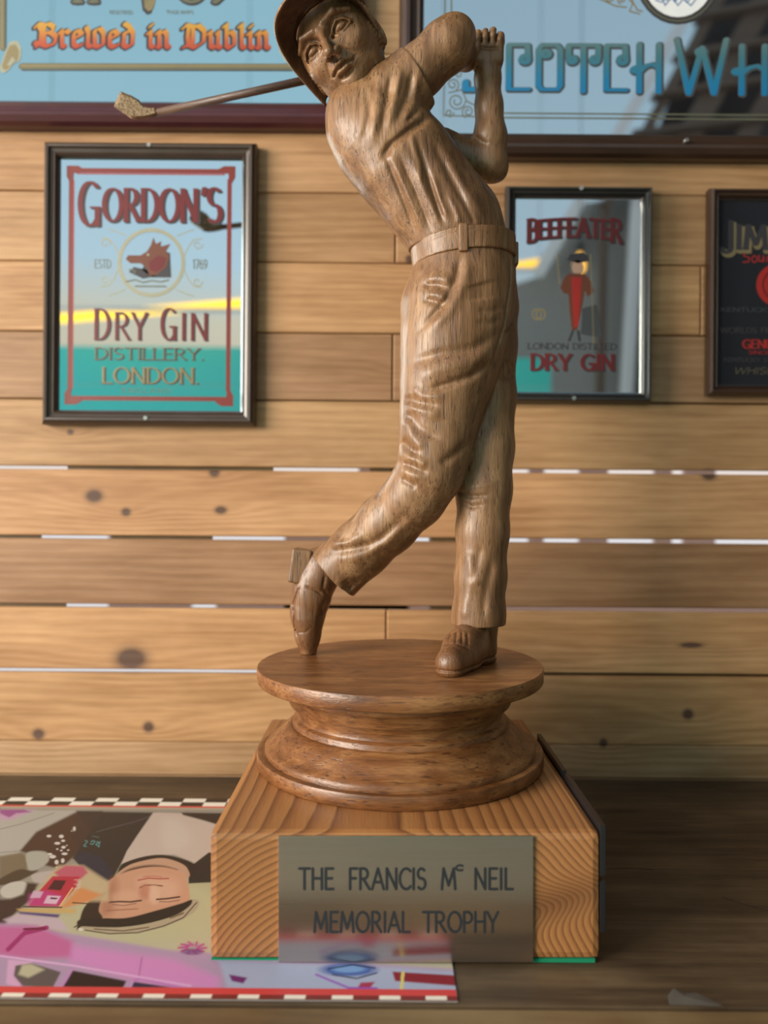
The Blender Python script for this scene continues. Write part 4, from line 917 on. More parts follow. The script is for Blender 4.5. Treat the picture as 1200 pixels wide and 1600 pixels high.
def fold(pts, amp, w, dlim=None):
    """carved groove (amp>0) or ridge (amp<0) along a line drawn on the camera side of the figure"""
    pts = np.array(pts, np.float32); A = amp * S0
    x0, y0 = pts.min(0) - 3 * w; x1, y1 = pts.max(0) + 3 * w
    n = len(pts)
    def f(D, P, uv=None):
        u, v, Y = proj(P)
        m = (u > x0) & (u < x1) & (v > y0) & (v < y1) & (Y < (dlim or D0 + .01))
        if not m.any(): return D
        uu = u[m]; vv_ = v[m]; best = np.full(uu.shape, 1e9, np.float32); tb_ = np.zeros(uu.shape, np.float32)
        for i in range(n - 1):
            p, q_ = pts[i], pts[i + 1]; e_ = q_ - p
            t_ = np.clip(((uu - p[0]) * e_[0] + (vv_ - p[1]) * e_[1]) / (e_ @ e_ + 1e-9), 0, 1)
            d_ = np.hypot(uu - p[0] - t_ * e_[0], vv_ - p[1] - t_ * e_[1]); b_ = d_ < best
            best = np.where(b_, d_, best); tb_ = np.where(b_, (i + t_) / (n - 1), tb_)
        end = np.clip(np.minimum(tb_, 1 - tb_) / .22, 0, 1); end = end * end * (3 - 2 * end) * .85 + .15
        fade = np.clip(((dlim or D0 + .01) - Y[m]) / .01, 0, 1)
        D = D.copy(); D[m] += A * np.exp(-(best / w) ** 2) * end * fade
        return D
    return f
def plane_cut(pt, n, r=0.0006):
    n = np.array(n, np.float32); n /= np.linalg.norm(n)
    return lambda D, P: -smin(-D, -((P - pt) @ n), r)
def extract(groups, h, kj, lo, hi, B=8):
    """sparse surface nets: the zero surface of the joined groups as one mesh"""
    lo = np.array(lo, np.float32); nblk = np.ceil((np.array(hi) - lo) / (B * h)).astype(int)
    ax = [np.arange(n) for n in nblk]; I = np.stack(np.meshgrid(*ax, indexing='ij'), -1).reshape(-1, 3)
    cen = lo + (I + .5) * B * h; cen = cen.astype(np.float32)
    gd = [g_.base(cen) for g_ in groups]; allm = np.minimum.reduce(gd); R_ = B * h * .87
    keep = np.abs(allm) < R_ * 1.5 + 0.006
    I = I[keep]; gd = [g_[keep] for g_ in gd]; allm = allm[keep]
    o_ = np.arange(B + 1); off = np.stack(np.meshgrid(o_, o_, o_, indexing='ij'), -1).reshape(-1, 3)
    n = len(I); V = np.full((n, (B + 1) ** 3), 1.0, np.float32)
    CH = 400
    for g_, g0 in zip(groups, gd):
        rel = np.nonzero(g0 < allm + 2 * R_ * 1.3 + kj + 0.004)[0]
        for c in range(0, len(rel), CH):
            ix = rel[c:c + CH]; P = (lo + (I[ix][:, None, :] * B + off[None]) * h).astype(np.float32).reshape(-1, 3)
            # evaluate only the primitives that matter here
            cc = (lo + (I[ix] + .5) * B * h).astype(np.float32)
            pv = [f(cc) for f in g_.pr]; mn = np.minimum.reduce(pv); D = None
            for f, v in zip(g_.pr, pv):
                if (v < mn + 2 * R_ * 1.3 + g_.k).any():
                    w = f(P); D = w if D is None else smin(D, w, g_.k)
            for m in g_.mods: D = m(D, P)
            D = D.reshape(len(ix), -1)
            V[ix] = smin(V[ix], D, kj)
    V = V.reshape(n, B + 1, B + 1, B + 1); N = nblk * B + 2
    S = V < 0
    cs = [(a, b, c) for a in (0, 1) for b in (0, 1) for c in (0, 1)]
    cnt = sum(S[:, a:a + B, b:b + B, c:c + B].astype(np.int8) for a, b, c in cs)
    act = np.argwhere((cnt > 0) & (cnt < 8))
    bi = act[:, 0]; ci = act[:, 1:]
    gi = I[bi] * B + ci
    key = (gi[:, 0].astype(np.int64) * N[1] + gi[:, 1]) * N[2] + gi[:, 2]
    cv_ = {c: V[bi, ci[:, 0] + c[0], ci[:, 1] + c[1], ci[:, 2] + c[2]] for c in cs}
    acc = np.zeros((len(act), 3), np.float64); num = np.zeros(len(act))
    for a in cs:
        for d in range(3):
            if a[d]: continue
            b = list(a); b[d] = 1; va, vb_ = cv_[a], cv_[tuple(b)]; m = (va < 0) != (vb_ < 0)
            t_ = np.where(m, va / np.where(va == vb_, 1, va - vb_), 0)
            p = np.zeros((len(act), 3)); p[:] = a; p[:, d] += t_
            acc += p * m[:, None]; num += m
    pos = lo + (gi + acc / num[:, None]) * h
    od = np.argsort(key); key = key[od]; pos = pos[od]
    key, ui = np.unique(key, return_index=True); pos = pos[ui]
    quads = []
    strd = np.array([N[1] * N[2], N[2], 1], np.int64)
    for d in range(3):
        u_, w_2 = (d + 1) % 3, (d + 2) % 3
        sl0 = [slice(None), slice(0, B), slice(0, B), slice(0, B)]; sl1 = list(sl0); sl1[d + 1] = slice(1, B + 1)
        A = S[tuple(sl0)]; Bx = S[tuple(sl1)]
        ee = np.argwhere(A != Bx); g0 = I[ee[:, 0]] * B + ee[:, 1:]
        k0 = g0.astype(np.int64) @ strd; inside = A[tuple(ee.T)]
        ks = np.stack([k0, k0 - strd[u_], k0 - strd[u_] - strd[w_2], k0 - strd[w_2]], -1)
        j = np.searchsorted(key, ks); j = np.clip(j, 0, len(key) - 1); ok = (key[j] == ks).all(1)
        j = j[ok]; fl = inside[ok]
        j[~fl] = j[~fl][:, ::-1]; quads.append(j)
    return pos, np.vstack(quads)
def sdf_obj(name, parts, mat, parent):
    co_, q_, o_ = [], [], 0
    for p, q in parts: co_.append(p); q_.append(q + o_); o_ += len(p)
    me = bpy.data.meshes.new(name); fastmesh(me, np.vstack(co_), np.vstack(q_))
    me.polygons.foreach_set('use_smooth', np.ones(len(me.polygons), bool)); ob = mkobj(name, me, mat, parent); return ob
def bbox(x0, y0, x1, y1, Z0, Z1):
    ps = [P3(x, y, Z)[0] for x in (x0, x1) for y in (y0, y1) for Z in (Z0, Z1)]; ps = np.array(ps); return ps.min(0), ps.max(0)

# ---- shirt
shirt = Grp(0.009)
shirt.chain([(722, 392, 0, 73), (706, 350, 2, 74), (668, 303, 4, 74), (630, 255, 6, 77), (594, 212, 6, 76), (572, 186, 6, 60)], .84)
shirt.chain([(560, 200, 14, 46), (556, 178, 14, 42)], .9)
shirt.chain([(586, 176, 10, 54), (610, 158, 14, 52)], .85)
hem = P3(650, 122, 24)[0]; hd = P3(720, 68, 32)[0] - P3(640, 128, 22)[0]
sleeve = Grp(0.006)
sleeve.chain([(585, 178, 12, 46), (612, 155, 18, 52), (648, 122, 22, 45), (690, 88, 26, 44)], .88)
sleeve.chain([(600, 200, 12, 24), (630, 176, 20, 24), (656, 156, 22, 20)], .9)
sleeve.mod(plane_cut(P3(650, 116, 24)[0], hd))
shirt.mod(plane_cut(P3(725, 392, 0)[0], (0, 0, -1)))
sf = [([(600, 238), (626, 300), (652, 372)], 3.4, 4), ([(612, 245), (640, 310), (664, 368)], -3.0, 4), ([(622, 238), (650, 300), (676, 366)], 3.4, 4), ([(634, 230), (664, 300), (690, 358)], -2.6, 5),
      ([(650, 215), (672, 280), (690, 345)], 3.2, 4.5), ([(664, 262), (680, 310), (694, 350)], 3.6, 4), ([(674, 270), (686, 310), (702, 345)], -3.0, 5), ([(676, 222), (700, 270), (730, 325)], 3.4, 6),
      ([(694, 236), (724, 290), (760, 345)], -2.4, 7), ([(640, 200), (652, 250), (660, 290)], -2.5, 5), ([(716, 300), (735, 335), (742, 352)], 2.2, 4), ([(575, 250), (600, 310), (635, 370)], -1.6, 6), ([(700, 300), (715, 335), (718, 352)], -2.4, 4)]
for p, a, w in sf: shirt.mod(fold(p, a, w))
shirt.mod(fold([(672, 182), (640, 204), (612, 226), (596, 252)], 7, 6))
for p, a, w in [([(612, 112), (604, 160), (594, 220)], 4.5, 5), ([(628, 100), (618, 150), (604, 205)], -3.5, 6), ([(590, 122), (590, 165), (580, 225)], -3.2, 6), ([(572, 136), (578, 180), (566, 220)], 3.2, 5), ([(645, 110), (636, 150), (618, 196)], 4.0, 5), ([(653, 112), (648, 160), (630, 190)], -2.5, 5), ([(656, 170), (635, 190)], 3, 3)]:
    sleeve.mod(fold(p, a, w)); shirt.mod(fold(p, a * .8, w))
# ---- near arm
arm = Grp(0.005)
arm.chain([(620, 140, 20, 36), (655, 112, 24, 38.5), (699, 71, 30, 39), (710, 57, 30, 32)], .95)
arm.chain([(710, 60, 28, 31), (716, 80, 4, 25), (728, 90, -26, 18), (742, 86, -40, 13)])
# ---- far arm, elbow at the lower right
farm = Grp(0.005)
farm.chain([(690, 232, -52, 30), (735, 250, -46, 27), (768, 258, -40, 25)])
farm.chain([(766, 258, -40, 25), (766, 215, -34, 25), (764, 165, -30, 20.5), (762, 122, -28, 19.5), (763, 100, -28, 19)])
farm.add(lambda P, c=P3(778, 268, -38)[0], s_=P3(778, 268, -38)[1]: ellip(P, c, np.array([12, 14, 12], np.float32) * s_))
farm.mod(fold([(742, 212), (752, 222), (765, 226)], 2.0, 5, D0 + .06))
# ---- hands closed one over the other on the grip
hand = Grp(0.0016)
c, s_ = P3(763, 90, -27); hand.add(lambda P, c=c, s_=s_: rbox(P, c, np.array([22.5, 18, 17.5], np.float32) * s_, 7 * s_))
for i, (x, yt_) in enumerate(((747, 51), (758, 49), (770, 47), (781, 54))):
    hand.chain([(x - 1, 78, -16, 5.8), (x, yt_ + 9, -11, 6.3), (x + .5, yt_ + 3, -18, 6.5), (x + 1, yt_ + 3, -34, 6.0), (x + 1, yt_ + 18, -44, 5.6)])
hand.chain([(750, 66, -28, 12), (777, 66, -28, 12)])
hand.chain([(744, 96, -22, 7), (741, 84, -12, 6), (748, 74, -8, 5)])
for a in (752.5, 764, 775.5): hand.mod(fold([(a, 44), (a, 56), (a - .5, 72)], 2.6, 1.7, D0 + .05))
hand.mod(fold([(744, 73), (762, 76), (784, 75)], 3.0, 2.5, D0 + .05))
hand.mod(fold([(741, 109), (763, 110), (786, 104)], 1.6, 1.8, D0 + .05))
hand2 = Grp(0.0016)
c, s_ = P3(742, 80, -44); hand2.add(lambda P, c=c, s_=s_: ellip(P, c, np.array([15, 15, 17], np.float32) * s_))
for i in range(4):
    x = 728 + i * 8.5; hand2.chain([(x, 92 - i, -52, 4.8), (x - 2, 76 - i * 2, -62, 5.2), (x - 1, 62 - i * 2, -56, 5.0), (x, 58 - i * 2, -44, 4.6)])
hand2.chain([(744, 84, -50, 6), (728, 98, -40, 6.5), (714, 100, -30, 5.5)])
# ---- trousers
pants = Grp(0.008)
pants.chain([(726, 400, 0, 74), (724, 440, 0, 78), (716, 485, 2, 84), (709, 530, 8, 80)], .86)
pants.chain([(709, 530, 8, 80), (703, 570, 12, 74), (695, 610, 16, 67), (687, 655, 20, 59.5), (680, 700, 24, 54), (672, 738, 24, 49.5)], .88)
pants.chain([(672, 738, 24, 49.5), (648, 776, 8, 47), (606, 818, -18, 46), (566, 856, -38, 44), (516, 902, -60, 47)], .95)
pants.chain([(700, 500, -4, 70), (690, 480, -8, 60)], .8)
sh = P3(520, 896, -58)[0] - P3(600, 822, -20)[0]
pants.mod(plane_cut(P3(521, 897, -56)[0], (sh[0], sh[1] * .3, sh[2])))
pants.mod(plane_cut(P3(725, 392, 0)[0], (0, 0, 1)))
pf = [([(722, 396), (712, 440), (694, 475), (655, 518)], 4.2, 4.2), ([(732, 396), (724, 445), (704, 484), (668, 520)], -2.6, 6), ([(662, 436), (685, 432), (706, 438)], -2.8, 5), ([(660, 446), (682, 446), (704, 452)], 3.2, 4), ([(664, 458), (684, 460), (700, 468)], -2.8, 4.5), ([(662, 468), (680, 472), (694, 478)], 2.6, 3.5),
      ([(748, 440), (752, 456), (754, 470)], 3.8, 15), ([(745, 485), (765, 486), (785, 482)], 1.6, 4), ([(742, 503), (765, 505), (782, 500)], 1.8, 4), ([(780, 520), (740, 545), (690, 552), (640, 568)], 3.2, 6),
      ([(776, 540), (740, 566), (690, 575), (645, 592)], -3.6, 9), ([(772, 560), (735, 588), (700, 600), (664, 612)], 4.8, 4.5), ([(640, 605), (660, 618), (700, 622)], -2.5, 6), ([(628, 622), (655, 630), (690, 636)], 3.06, 5.62), ([(632, 634), (660, 640), (690, 648)], -2.72, 6.25),
      ([(636, 640), (655, 668), (690, 690)], 2.72, 5.62), ([(680, 650), (684, 672), (678, 692)], 1.87, 10.00), ([(630, 652), (642, 680), (662, 704)], -2.72, 5.62), ([(626, 686), (640, 700), (654, 712)], 3.06, 5.00), ([(630, 712), (650, 718), (668, 730)], -2.89, 5.00), ([(628, 722), (648, 730), (672, 740)], 3.06, 4.25), ([(626, 734), (640, 742), (660, 748)], -2.38, 5.00), ([(626, 746), (640, 754), (652, 762)], 2.89, 4.25),
      ([(735, 690), (705, 714), (686, 726)], 3.2, 5), ([(516, 862), (545, 858), (575, 852), (600, 838), (640, 800)], 3.8, 5), ([(512, 852), (540, 846), (572, 836)], -3.2, 6), ([(520, 876), (560, 872), (600, 850), (650, 800)], -2.2, 6), ([(525, 838), (538, 842), (550, 840)], 2.4, 4), ([(565, 906), (545, 916), (540, 925)], 2.6, 6), ([(538, 905), (550, 922)], 2.6, 5),
      ([(797, 392), (797, 440), (787, 510), (766, 575)], 3.4, 2.0), ([(785, 524), (796, 512), (808, 498)], 3.0, 2.0)]
for p, a, w in pf: pants.mod(fold(p, a * (1.12 if w > 2.5 else 1), w * (1.4 if w > 2.5 else 1), D0 + .06))
leg = Grp(0.006)
leg.chain([(762, 470, -22, 44), (764, 540, -24, 42), (763, 620, -22, 42), (759, 700, -16, 43), (756, 765, -10, 42.5), (754, 830, -4, 40), (751, 900, -2, 39), (748, 960, 2, 40), (746, 1000, 4, 42)], .95)
leg.chain([(789, 420, -6, 17), (790, 480, -10, 17), (778, 560, -20, 22)])
leg.mod(plane_cut(P3(746, 976, 4)[0], (0, 0, -1)))
for p, a, w in [([(712, 766), (735, 776), (765, 774)], 3.4, 4), ([(714, 752), (740, 760), (775, 757)], -2.2, 6), ([(722, 784), (738, 792), (758, 788)], 2.6, 4), ([(728, 860), (738, 890), (745, 918)], -3.0, 9), ([(752, 850), (744, 885), (736, 915)], 2.0, 6), ([(770, 870), (760, 920), (752, 972)], 3.4, 7), ([(740, 900), (728, 940), (724, 970)], -2.4, 8), ([(780, 560), (796, 568), (803, 580)], 2.6, 3), ([(714, 580), (803, 600)], 0.1, 3), ([(770, 585), (790, 592), (804, 586)], 3, 3)]: leg.mod(fold(p, a, w, D0 + .06))
lo_, hi_ = bbox(440, 10, 850, 1000, -110, 110)
body = extract([shirt, sleeve, arm, farm, hand, hand2, pants, leg], 0.00085, 0.0012, lo_, hi_)

# ---- head in its own axes: R right, U up, F forward
hc, hs_ = P3(533, 78, 22)
vdir = -(np.array(al(533, 78, D0)) / np.linalg.norm(np.array(al(533, 78, D0))))       # towards the viewer
ir = np.array([1, 0, 0], float); ir -= ir @ vdir * vdir; ir /= np.linalg.norm(ir); iu = np.cross(vdir, ir)
ta = math.radians(35); Ri = math.cos(ta) * ir + math.sin(ta) * iu; A_ = -math.sin(ta) * ir + math.cos(ta) * iu
pt_ = math.radians(10); Fw = vdir * math.cos(pt_) + A_ * math.sin(pt_); Up = A_ * math.cos(pt_) - vdir * math.sin(pt_)
ya = math.radians(12); Fv = Fw * math.cos(ya) - Ri * math.sin(ya); Rv = Ri * math.cos(ya) + Fw * math.sin(ya)
HM = np.stack([Rv, Up, Fv], 1).astype(np.float32)          # columns are the head axes
class HGrp(Grp):
    pass
def toH(P): return (P - hc) @ HM / hs_
def hcap(a, b, ra, rb): a = np.array(a, np.float32); b = np.array(b, np.float32); return lambda P: rcone(P, a, b, ra, rb)
def hel(c, r, rot=0):
    c = np.array(c, np.float32); r = np.array(r, np.float32); Rm = None
    if rot: Rm = np.array([[math.cos(rot), -math.sin(rot), 0], [math.sin(rot), math.cos(rot), 0], [0, 0, 1]], np.float32)
    return lambda P: ellip(P, c, r, Rm)
def head_sdf(P):                                           # P in head px units
    D = hel((0, 14, -10), (61, 70, 66))(P)
    D = smin(D, hel((0, -2, 12), (55, 62, 46))(P), 14)
    D = smin(D, hel((0, -36, 12), (43, 34, 38))(P), 16)
    D = smin(D, hel((0, -52, 38), (15, 12, 15))(P), 14)
    for s1 in (-1, 1):
        D = smin(D, hel((s1 * 33, -8, 34), (17, 13, 16))(P), 14)          # cheek
        D = smin(D, hel((s1 * 40, -40, 6), (12, 22, 22))(P), 12)
    # sockets
    for s1 in (-1, 1):
        D = -smin(-D, hel((s1 * 27, 19, 62), (22, 14.5, 18))(P), 4.5)
        D = smin(D, hcap((s1 * 9, 35, 54), (s1 * 30, 38, 51), 4.6, 4.4)(P), 3.5); D = smin(D, hcap((s1 * 30, 38, 51), (s1 * 49, 28, 36), 4.4, 3.2)(P), 3.5)
        D = smin(D, hel((s1 * 27, 17, 37), (15, 10.5, 14))(P), 2.0)      # eyeball
        # lids: raised rims above and below, groove beside them
        up = [(s1 * 11, 13), (s1 * 16, 21), (s1 * 26, 26), (s1 * 37, 22), (s1 * 44, 13)]; dn = [(s1 * 11, 13), (s1 * 20, 9), (s1 * 30, 8), (s1 * 38, 10), (s1 * 44, 13)]
        for pts, aa, ww in ((up, -3.6, 1.7), ([(x, y - 3.8) for x, y in up], 3.4, 1.5), (dn, -2.2, 1.5), ([(x, y + 2.8) for x, y in dn[1:-1]], 1.3, 1.3), ([(x, y + 5) for x, y in up], 1.6, 2.0)):
            D = line3(D, P, pts, aa, ww, 30)
    # nose
    D = smin(D, hcap((0, 32, 52), (0, 10, 68), 5.0, 5.5)(P), 5); D = smin(D, hcap((0, 10, 68), (0, -5, 80), 5.5, 7.5)(P), 3)
    for s1 in (-1, 1): D = smin(D, hel((s1 * 9.5, -8, 66), (7, 6, 10))(P), 2.5)
    for s1 in (-1, 1): D = -smin(-D, hel((s1 * 5.5, -14.5, 71), (3.2, 3.2, 5.5))(P), 1.5)
    # lips
    D = smin(D, hel((0, -26, 44), (20, 13, 15))(P), 8)
    for s1 in (-1, 1): D = smin(D, hcap((s1 * 13, -26.5, 52), (s1 * 3, -22, 61), 2.8, 4.6)(P), 2)
    D = smin(D, hcap((-6, -32.5, 57), (6, -32.5, 57), 5.6, 5.6)(P), 2.5)
    D = line3(D, P, [(-19, -30), (-9, -26.5), (0, -27.5), (9, -26.5), (19, -30)], 5.0, 2.0, 30)
    D = line3(D, P, [(-9, -38.5), (0, -40), (9, -38.5)], 4.2, 3.6, 30)
    D = line3(D, P, [(0, -13), (0, -19)], 1.8, 2.2, 30)
    for s1 in (-1, 1): D = line3(D, P, [(s1 * 14, -9), (s1 * 21, -18), (s1 * 24, -28)], 1.5, 3.0, 20)
    # ears
    for s1 in (-1, 1):
        E = hel((s1 * 60, -14, -10), (8, 22, 13))(P); E = -smin(-E, hel((s1 * 68, -12, -6), (6, 14, 7))(P), 2); D = smin(D, E, 2)
    # hair at the temples
    for s1 in (-1, 1):
        Hh = hel((s1 * 46, 4, -14), (19, 46, 40))(P); Hh = Hh + .9 * np.sin(P[..., 1] * .9 + P[..., 2] * .35); D = smin(D, Hh, 1.5)
    # neck
    D = smin(D, hcap((4, -30, -18), (16, -100, -34), 36, 40)(P), 9)
    return D
def line3(D, P, pts, amp, w, zmin):
    pts = np.array(pts, np.float32); u = P[..., 0]; v = P[..., 1]
    m = (u > pts[:, 0].min() - 3 * w) & (u < pts[:, 0].max() + 3 * w) & (v > pts[:, 1].min() - 3 * w) & (v < pts[:, 1].max() + 3 * w) & (P[..., 2] > zmin)
    if not m.any(): return D
    uu, vv_ = u[m], v[m]; best = np.full(uu.shape, 1e9, np.float32)
    for p, q_ in zip(pts, pts[1:]):
        e_ = q_ - p; t_ = np.clip(((uu - p[0]) * e_[0] + (vv_ - p[1]) * e_[1]) / (e_ @ e_), 0, 1); best = np.minimum(best, np.hypot(uu - p[0] - t_ * e_[0], vv_ - p[1] - t_ * e_[1]))
    D = D.copy(); D[m] += amp * np.exp(-(best / w) ** 2); return D
hg = Grp(0); hg.add(lambda P: head_sdf(toH(P)) * hs_)
hl = hc - 105 * hs_; hh = hc + 100 * hs_
hp_ = extract([hg], 0.0006, 0, hl, hh)
fig = sdf_obj('golfer_figure', [body, hp_], M['figure'], tro)
fig['label'] = 'carved golfer in follow-through, club over the shoulders'

# ---- cap: crown and long peak
def Hpt(a): return Vector((hc + HM @ (np.array(a, np.float32) * hs_)).tolist())
cg = Grp(0)
def cap_sdf(P):
    Q = toH(P); D = hel((0, 22, -12), (67, 66, 73))(Q)
    D = np.maximum(D, -hel((0, 16, -10), (61.5, 68, 66.5))(Q) * 1.0 - 0.0)
    cutv = 46 - Q[..., 1] + np.clip(-(Q[..., 2]) * .42, -28, 34) * -1 - 0 
    D = -smin(-D, -(cutv), 1.5)
    D = D + .5 * np.exp(-((Q[..., 0]) / 1.2) ** 2) * (Q[..., 1] > 40)
    return D * hs_
cg.add(cap_sdf)
cap = sdf_obj('cap', [extract([cg], 0.0009, 0, hl, hh)], M['figure'], fig)
inner = [(-55, -36, -14), (-54, -4, 0), (-52, 30, 12), (-42, 52, 28), (-22, 62, 40), (0, 65, 46), (22, 62, 40), (42, 52, 28), (54, 30, 10), (55, 6, 0), (55, -18, -12)]
outer = [(-69, -46, 2), (-72, -12, 16), (-72, 24, 34), (-61, 56, 62), (-38, 74, 86), (0, 80, 98), (40, 74, 92), (60, 54, 62), (66, 28, 34), (65, 4, 14), (62, -20, 0)]
def cr_(pts, n):                                          # smooth curve through the points
    pts = [np.array(p, float) for p in pts]; P_ = [pts[0] * 2 - pts[1]] + pts + [pts[-1] * 2 - pts[-2]]; o_ = []
    for i in range(1, len(P_) - 2):
        for j in range(n):
            t_ = j / n; a, b, c, d = P_[i - 1:i + 3]
            o_.append(.5 * ((2 * b) + (c - a) * t_ + (2 * a - 5 * b + 4 * c - d) * t_ ** 2 + (3 * b - a - 3 * c + d) * t_ ** 3))
    return o_ + [pts[-1]]
ic, oc = cr_(inner, 8), cr_(outer, 8); bm = bmesh.new(); NS = 8; top, bot = [], []
for a, b in zip(ic, oc):
    rt, rb_ = [], []
    for j in range(NS + 1):
        t_ = j / NS; p = a * (1 - t_) + b * t_; p = p + np.array([0, 5 * math.sin(t_ * math.pi), 0]); nrm_ = np.array([p[0] * .35, 50, -18.]); nrm_ /= np.linalg.norm(nrm_); th = 4.6 if 0 < j < NS else 3.4
        rt.append(bm.verts.new(Hpt(p + nrm_ * th * .5))); rb_.append(bm.verts.new(Hpt(p - nrm_ * th * .5)))
    top.append(rt); bot.append(rb_)
for i in range(len(ic) - 1):
    for j in range(NS):
        bm.faces.new((top[i][j], top[i][j + 1], top[i + 1][j + 1], top[i + 1][j])); bm.faces.new((bot[i][j], bot[i + 1][j], bot[i + 1][j + 1], bot[i][j + 1]))
    for j in (0, NS):
        fe = bm.faces.new((top[i][j], top[i + 1][j], bot[i + 1][j], bot[i][j])); fe.material_index = 1 if j else 0
    for j in range(NS - 1, NS): top_f = 1
for i in (0, len(ic) - 1):
    for j in range(NS): bm.faces.new((top[i][j], bot[i][j], bot[i][j + 1], top[i][j + 1]))
bmesh.ops.recalc_face_normals(bm, faces=bm.faces)
from_bm('cap_peak', bm, [M['figure_shaded'], M['figure']], fig, True)  # peak takes the shade-darkened wood, its outer edge the plain figure wood

# ---- belt and loops
belt = Grp(0.008)
belt.chain([(726, 425, 0, 78), (724, 396, 0, 77.5), (722, 362, 1, 77), (716, 340, 2, 77)], .87)
bz0 = P3(726, 404, 40)[0]; bz1 = P3(724, 366, 40)[0]; tl = np.array([-0.10, 0.02, 1.0], np.float32)
belt.mod(plane_cut(P3(722, 356.5, 62)[0], tl)); belt.mod(plane_cut(P3(722, 389, 66)[0], -tl))
for p, a, w in [([(664, 378), (700, 362), (740, 358), (790, 370)], .9, 1.6)]: belt.mod(fold(p, a, w, D0 + .06))
lo_, hi_ = bbox(630, 320, 830, 440, -95, 95)
sdf_obj('belt', [extract([belt], 0.0008, 0, lo_, hi_)], M['figure'], fig)
for (x, y, Z, w, h, dz_) in ((724, 371, 69, 7.5, 22, 4), (803, 398, 2, 6, 18, 9)):
    g_ = Grp(0); c, s_ = P3(x, y, Z); g_.add(lambda P, c=c, s_=s_, w=w, h=h, dz_=dz_: rbox(P, c, np.array([w, dz_, h], np.float32) * s_, 2.4 * s_))
    sdf_obj('belt_loop', [extract([g_], 0.0007, 0, c - (h + 6) * s_, c + (h + 6) * s_)], M['figure'], fig)

# ---- shoes
fl = ZDISC
def shoe(parts, groups, h, lo_, hi_, m='shoe'): return sdf_obj('shoe', [extract(groups, h, 0.0004, lo_, hi_)], M[m], fig)
def G3(px, py, d): return np.array(L(px, py, d), np.float32)
toe = G3(704, 1040, .560); mid_ = G3(722, 1020, .582); heel = G3(748, 1010, .612)
s1 = Grp(0.006)
def onfloor(v, z): w = v.copy(); w[2] = fl + z; return w
s1.add(lambda P: rcone(P, onfloor(toe, .0075), onfloor(mid_, .011), .0105, .0135)); s1.add(lambda P: rcone(P, onfloor(mid_, .011), onfloor(heel, .012), .0135, .0130))
s1.add(lambda P: rcone(P, onfloor(toe, .010), onfloor(mid_, .0155), .0095, .0135)); s1.add(lambda P: rcone(P, onfloor(mid_, .0155), onfloor(heel, .030), .0135, .0145))
s1.add(lambda P: rcone(P, onfloor(heel, .006), onfloor(heel, .034), .0135, .0145))
def groove_z(z, amp, w): return lambda D, P: D + amp * np.exp(-((P[..., 2] - fl - z) / w) ** 2)
s1.mod(groove_z(.0048, .0011, .0008)); s1.mod(lambda D, P: D - .0009 * (P[..., 2] < fl + .0042))
s1.mod(plane_cut(np.array([0, 0, fl + .0001], np.float32), (0, 0, -1), 0.0003))
for p, a, w in [([(690, 1008), (712, 1006), (742, 1018)], 2.0, 2.0), ([(700, 1004), (706, 988)], 1.8, 1.8), ([(712, 1006), (714, 986)], 2.2, 1.8), ([(722, 1008), (722, 986)], 2.2, 1.8), ([(731, 1010), (730, 988)], 1.8, 1.8), ([(764, 980), (768, 1004), (769, 1030)], 2, 1.6)]: s1.mod(fold(p, a, w, D0 + .05))
lo_ = np.minimum(toe, heel) - .03; lo_[2] = fl - .002; hi_ = np.maximum(toe, heel) + .03; hi_[2] = fl + .06
shoe(None, [s1], 0.0008, lo_, hi_)
dT = 0.642
ZT = (D0 - dT) / S0
s2 = Grp(0.005)
s2.chain([(512, 884, ZT + 4, 26), (501, 902, ZT + 2, 27), (488, 935, ZT, 27), (481, 965, ZT, 24.5), (481, 992, ZT, 19), (482, 1016, ZT, 13.5)], 1.0)
s2.chain([(500, 881, ZT + 2, 24), (484, 920, ZT, 25), (476, 948, ZT, 22)], 1.0)
s2.chain([(494, 874, ZT, 17), (487, 900, ZT, 23)], 1.0)
s2.mod(plane_cut(np.array([0, 0, fl + .0001], np.float32), (0, 0, -1), 0.0003))
for p, a, w in [([(470, 915), (466, 922), (458, 945), (461, 980), (470, 1018)], 2.6, 1.3), ([(476, 916), (492, 922), (505, 930)], 2.4, 1.6), ([(508, 896), (504, 920), (512, 928)], 2.6, 2.2), ([(516, 928), (502, 950), (497, 975)], 2.2, 3), ([(464, 988), (478, 988), (486, 980)], 1.0, 1.4)]: s2.mod(fold(p, a, w, dT + .02))
lo_, hi_ = bbox(440, 845, 550, 1035, ZT - 40, ZT + 40); lo_[2] = fl - .001
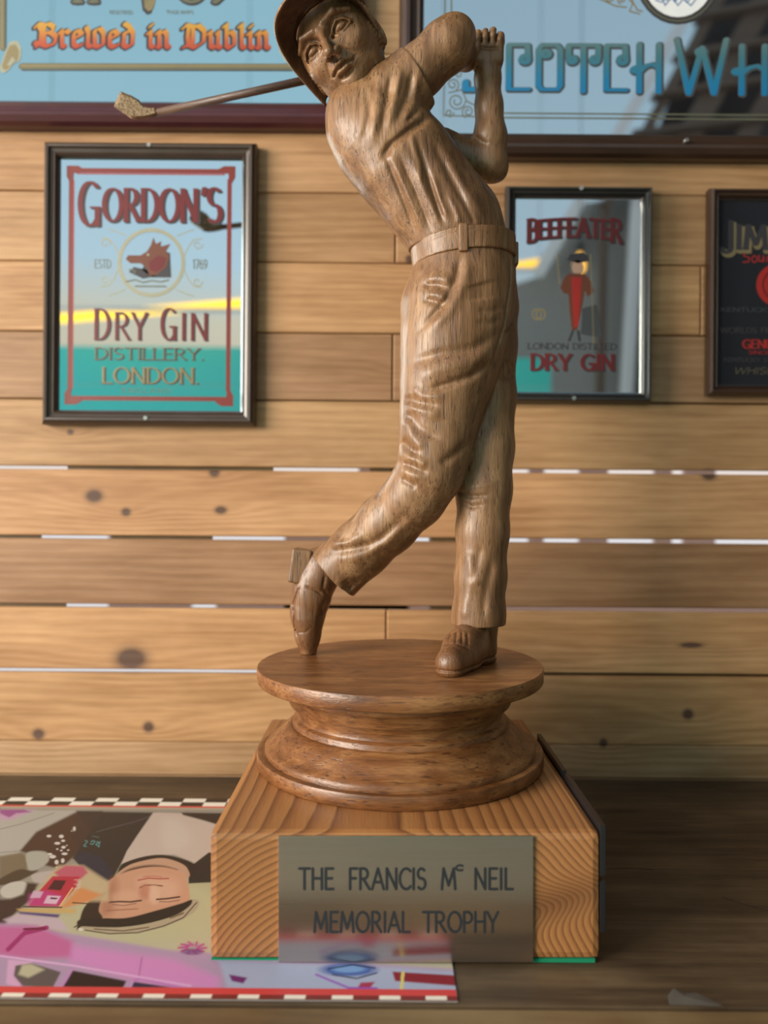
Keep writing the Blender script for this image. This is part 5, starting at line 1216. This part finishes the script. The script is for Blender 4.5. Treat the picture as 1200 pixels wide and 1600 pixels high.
shoe(None, [s2], 0.0008, lo_, hi_)
hb = Grp(0); hv = np.array([.16, 0, -.99]); c, s_ = P3(471, 884, ZT)
Rm_ = np.array([[math.cos(.14), 0, math.sin(.14)], [0, 1, 0], [-math.sin(.14), 0, math.cos(.14)]], np.float32)
hb.add(lambda P, c=c, s_=s_: rbox(P, c, np.array([15.5, 22, 26.5], np.float32) * s_, 3 * s_, Rm_))
sdf_obj('shoe_heel', [extract([hb], 0.0008, 0, c - 40 * s_, c + 40 * s_)], M['figure'], fig)

# ---- club
bm = bmesh.new(); pA = L(784, 58, D0 + 30 * S0); pB = L(244, 176.5, D0 + 90 * S0)
cyl(bm, pA, pA.lerp(pB, .35), 6.6 * S0, 6.8 * S0, 16); cyl(bm, pA.lerp(pB, .35), pB, 6.8 * S0, 6.2 * S0, 16)
from_bm('club_shaft', bm, M['shaft'], fig)
bm = bmesh.new(); dcl = D0 + 92 * S0
outl = [(178, 167), (180, 160), (188, 143), (204, 149), (216, 156), (224, 166), (234, 169), (246, 169), (247, 181), (236, 184), (226, 186), (212, 187), (206, 186)]
inn = [(182, 166), (188, 147), (203, 153), (214, 160), (222, 169), (233, 173), (242, 173), (243, 177), (232, 178), (208, 180), (204, 182)]
yn = dcl - 9 * S0; yb_ = dcl + 8 * S0
fa = [bm.verts.new(L(x, y, dcl - 2 * S0)) for x, y in outl]; fb = [bm.verts.new(L(x + 1, y, yb_)) for x, y in outl]
ic_ = [bm.verts.new(L(212 + (x - 212) * .86, 168 + (y - 168) * .80 - (1.5 if y > 175 else 0), yn)) for x, y in outl]
n_ = len(outl)
bm.faces.new(ic_); bm.faces.new(fb[::-1])
for i in range(n_):
    j = (i + 1) % n_
    f1 = bm.faces.new((ic_[i], fa[i], fa[j], ic_[j])); bm.faces.new((fa[i], fb[i], fb[j], fa[j]))
    if outl[i][1] > 175 and outl[j][1] > 175: f1.material_index = 1
bmesh.ops.recalc_face_normals(bm, faces=bm.faces)
from_bm('club_head', bm, [M['club'], M['shoe']], fig)
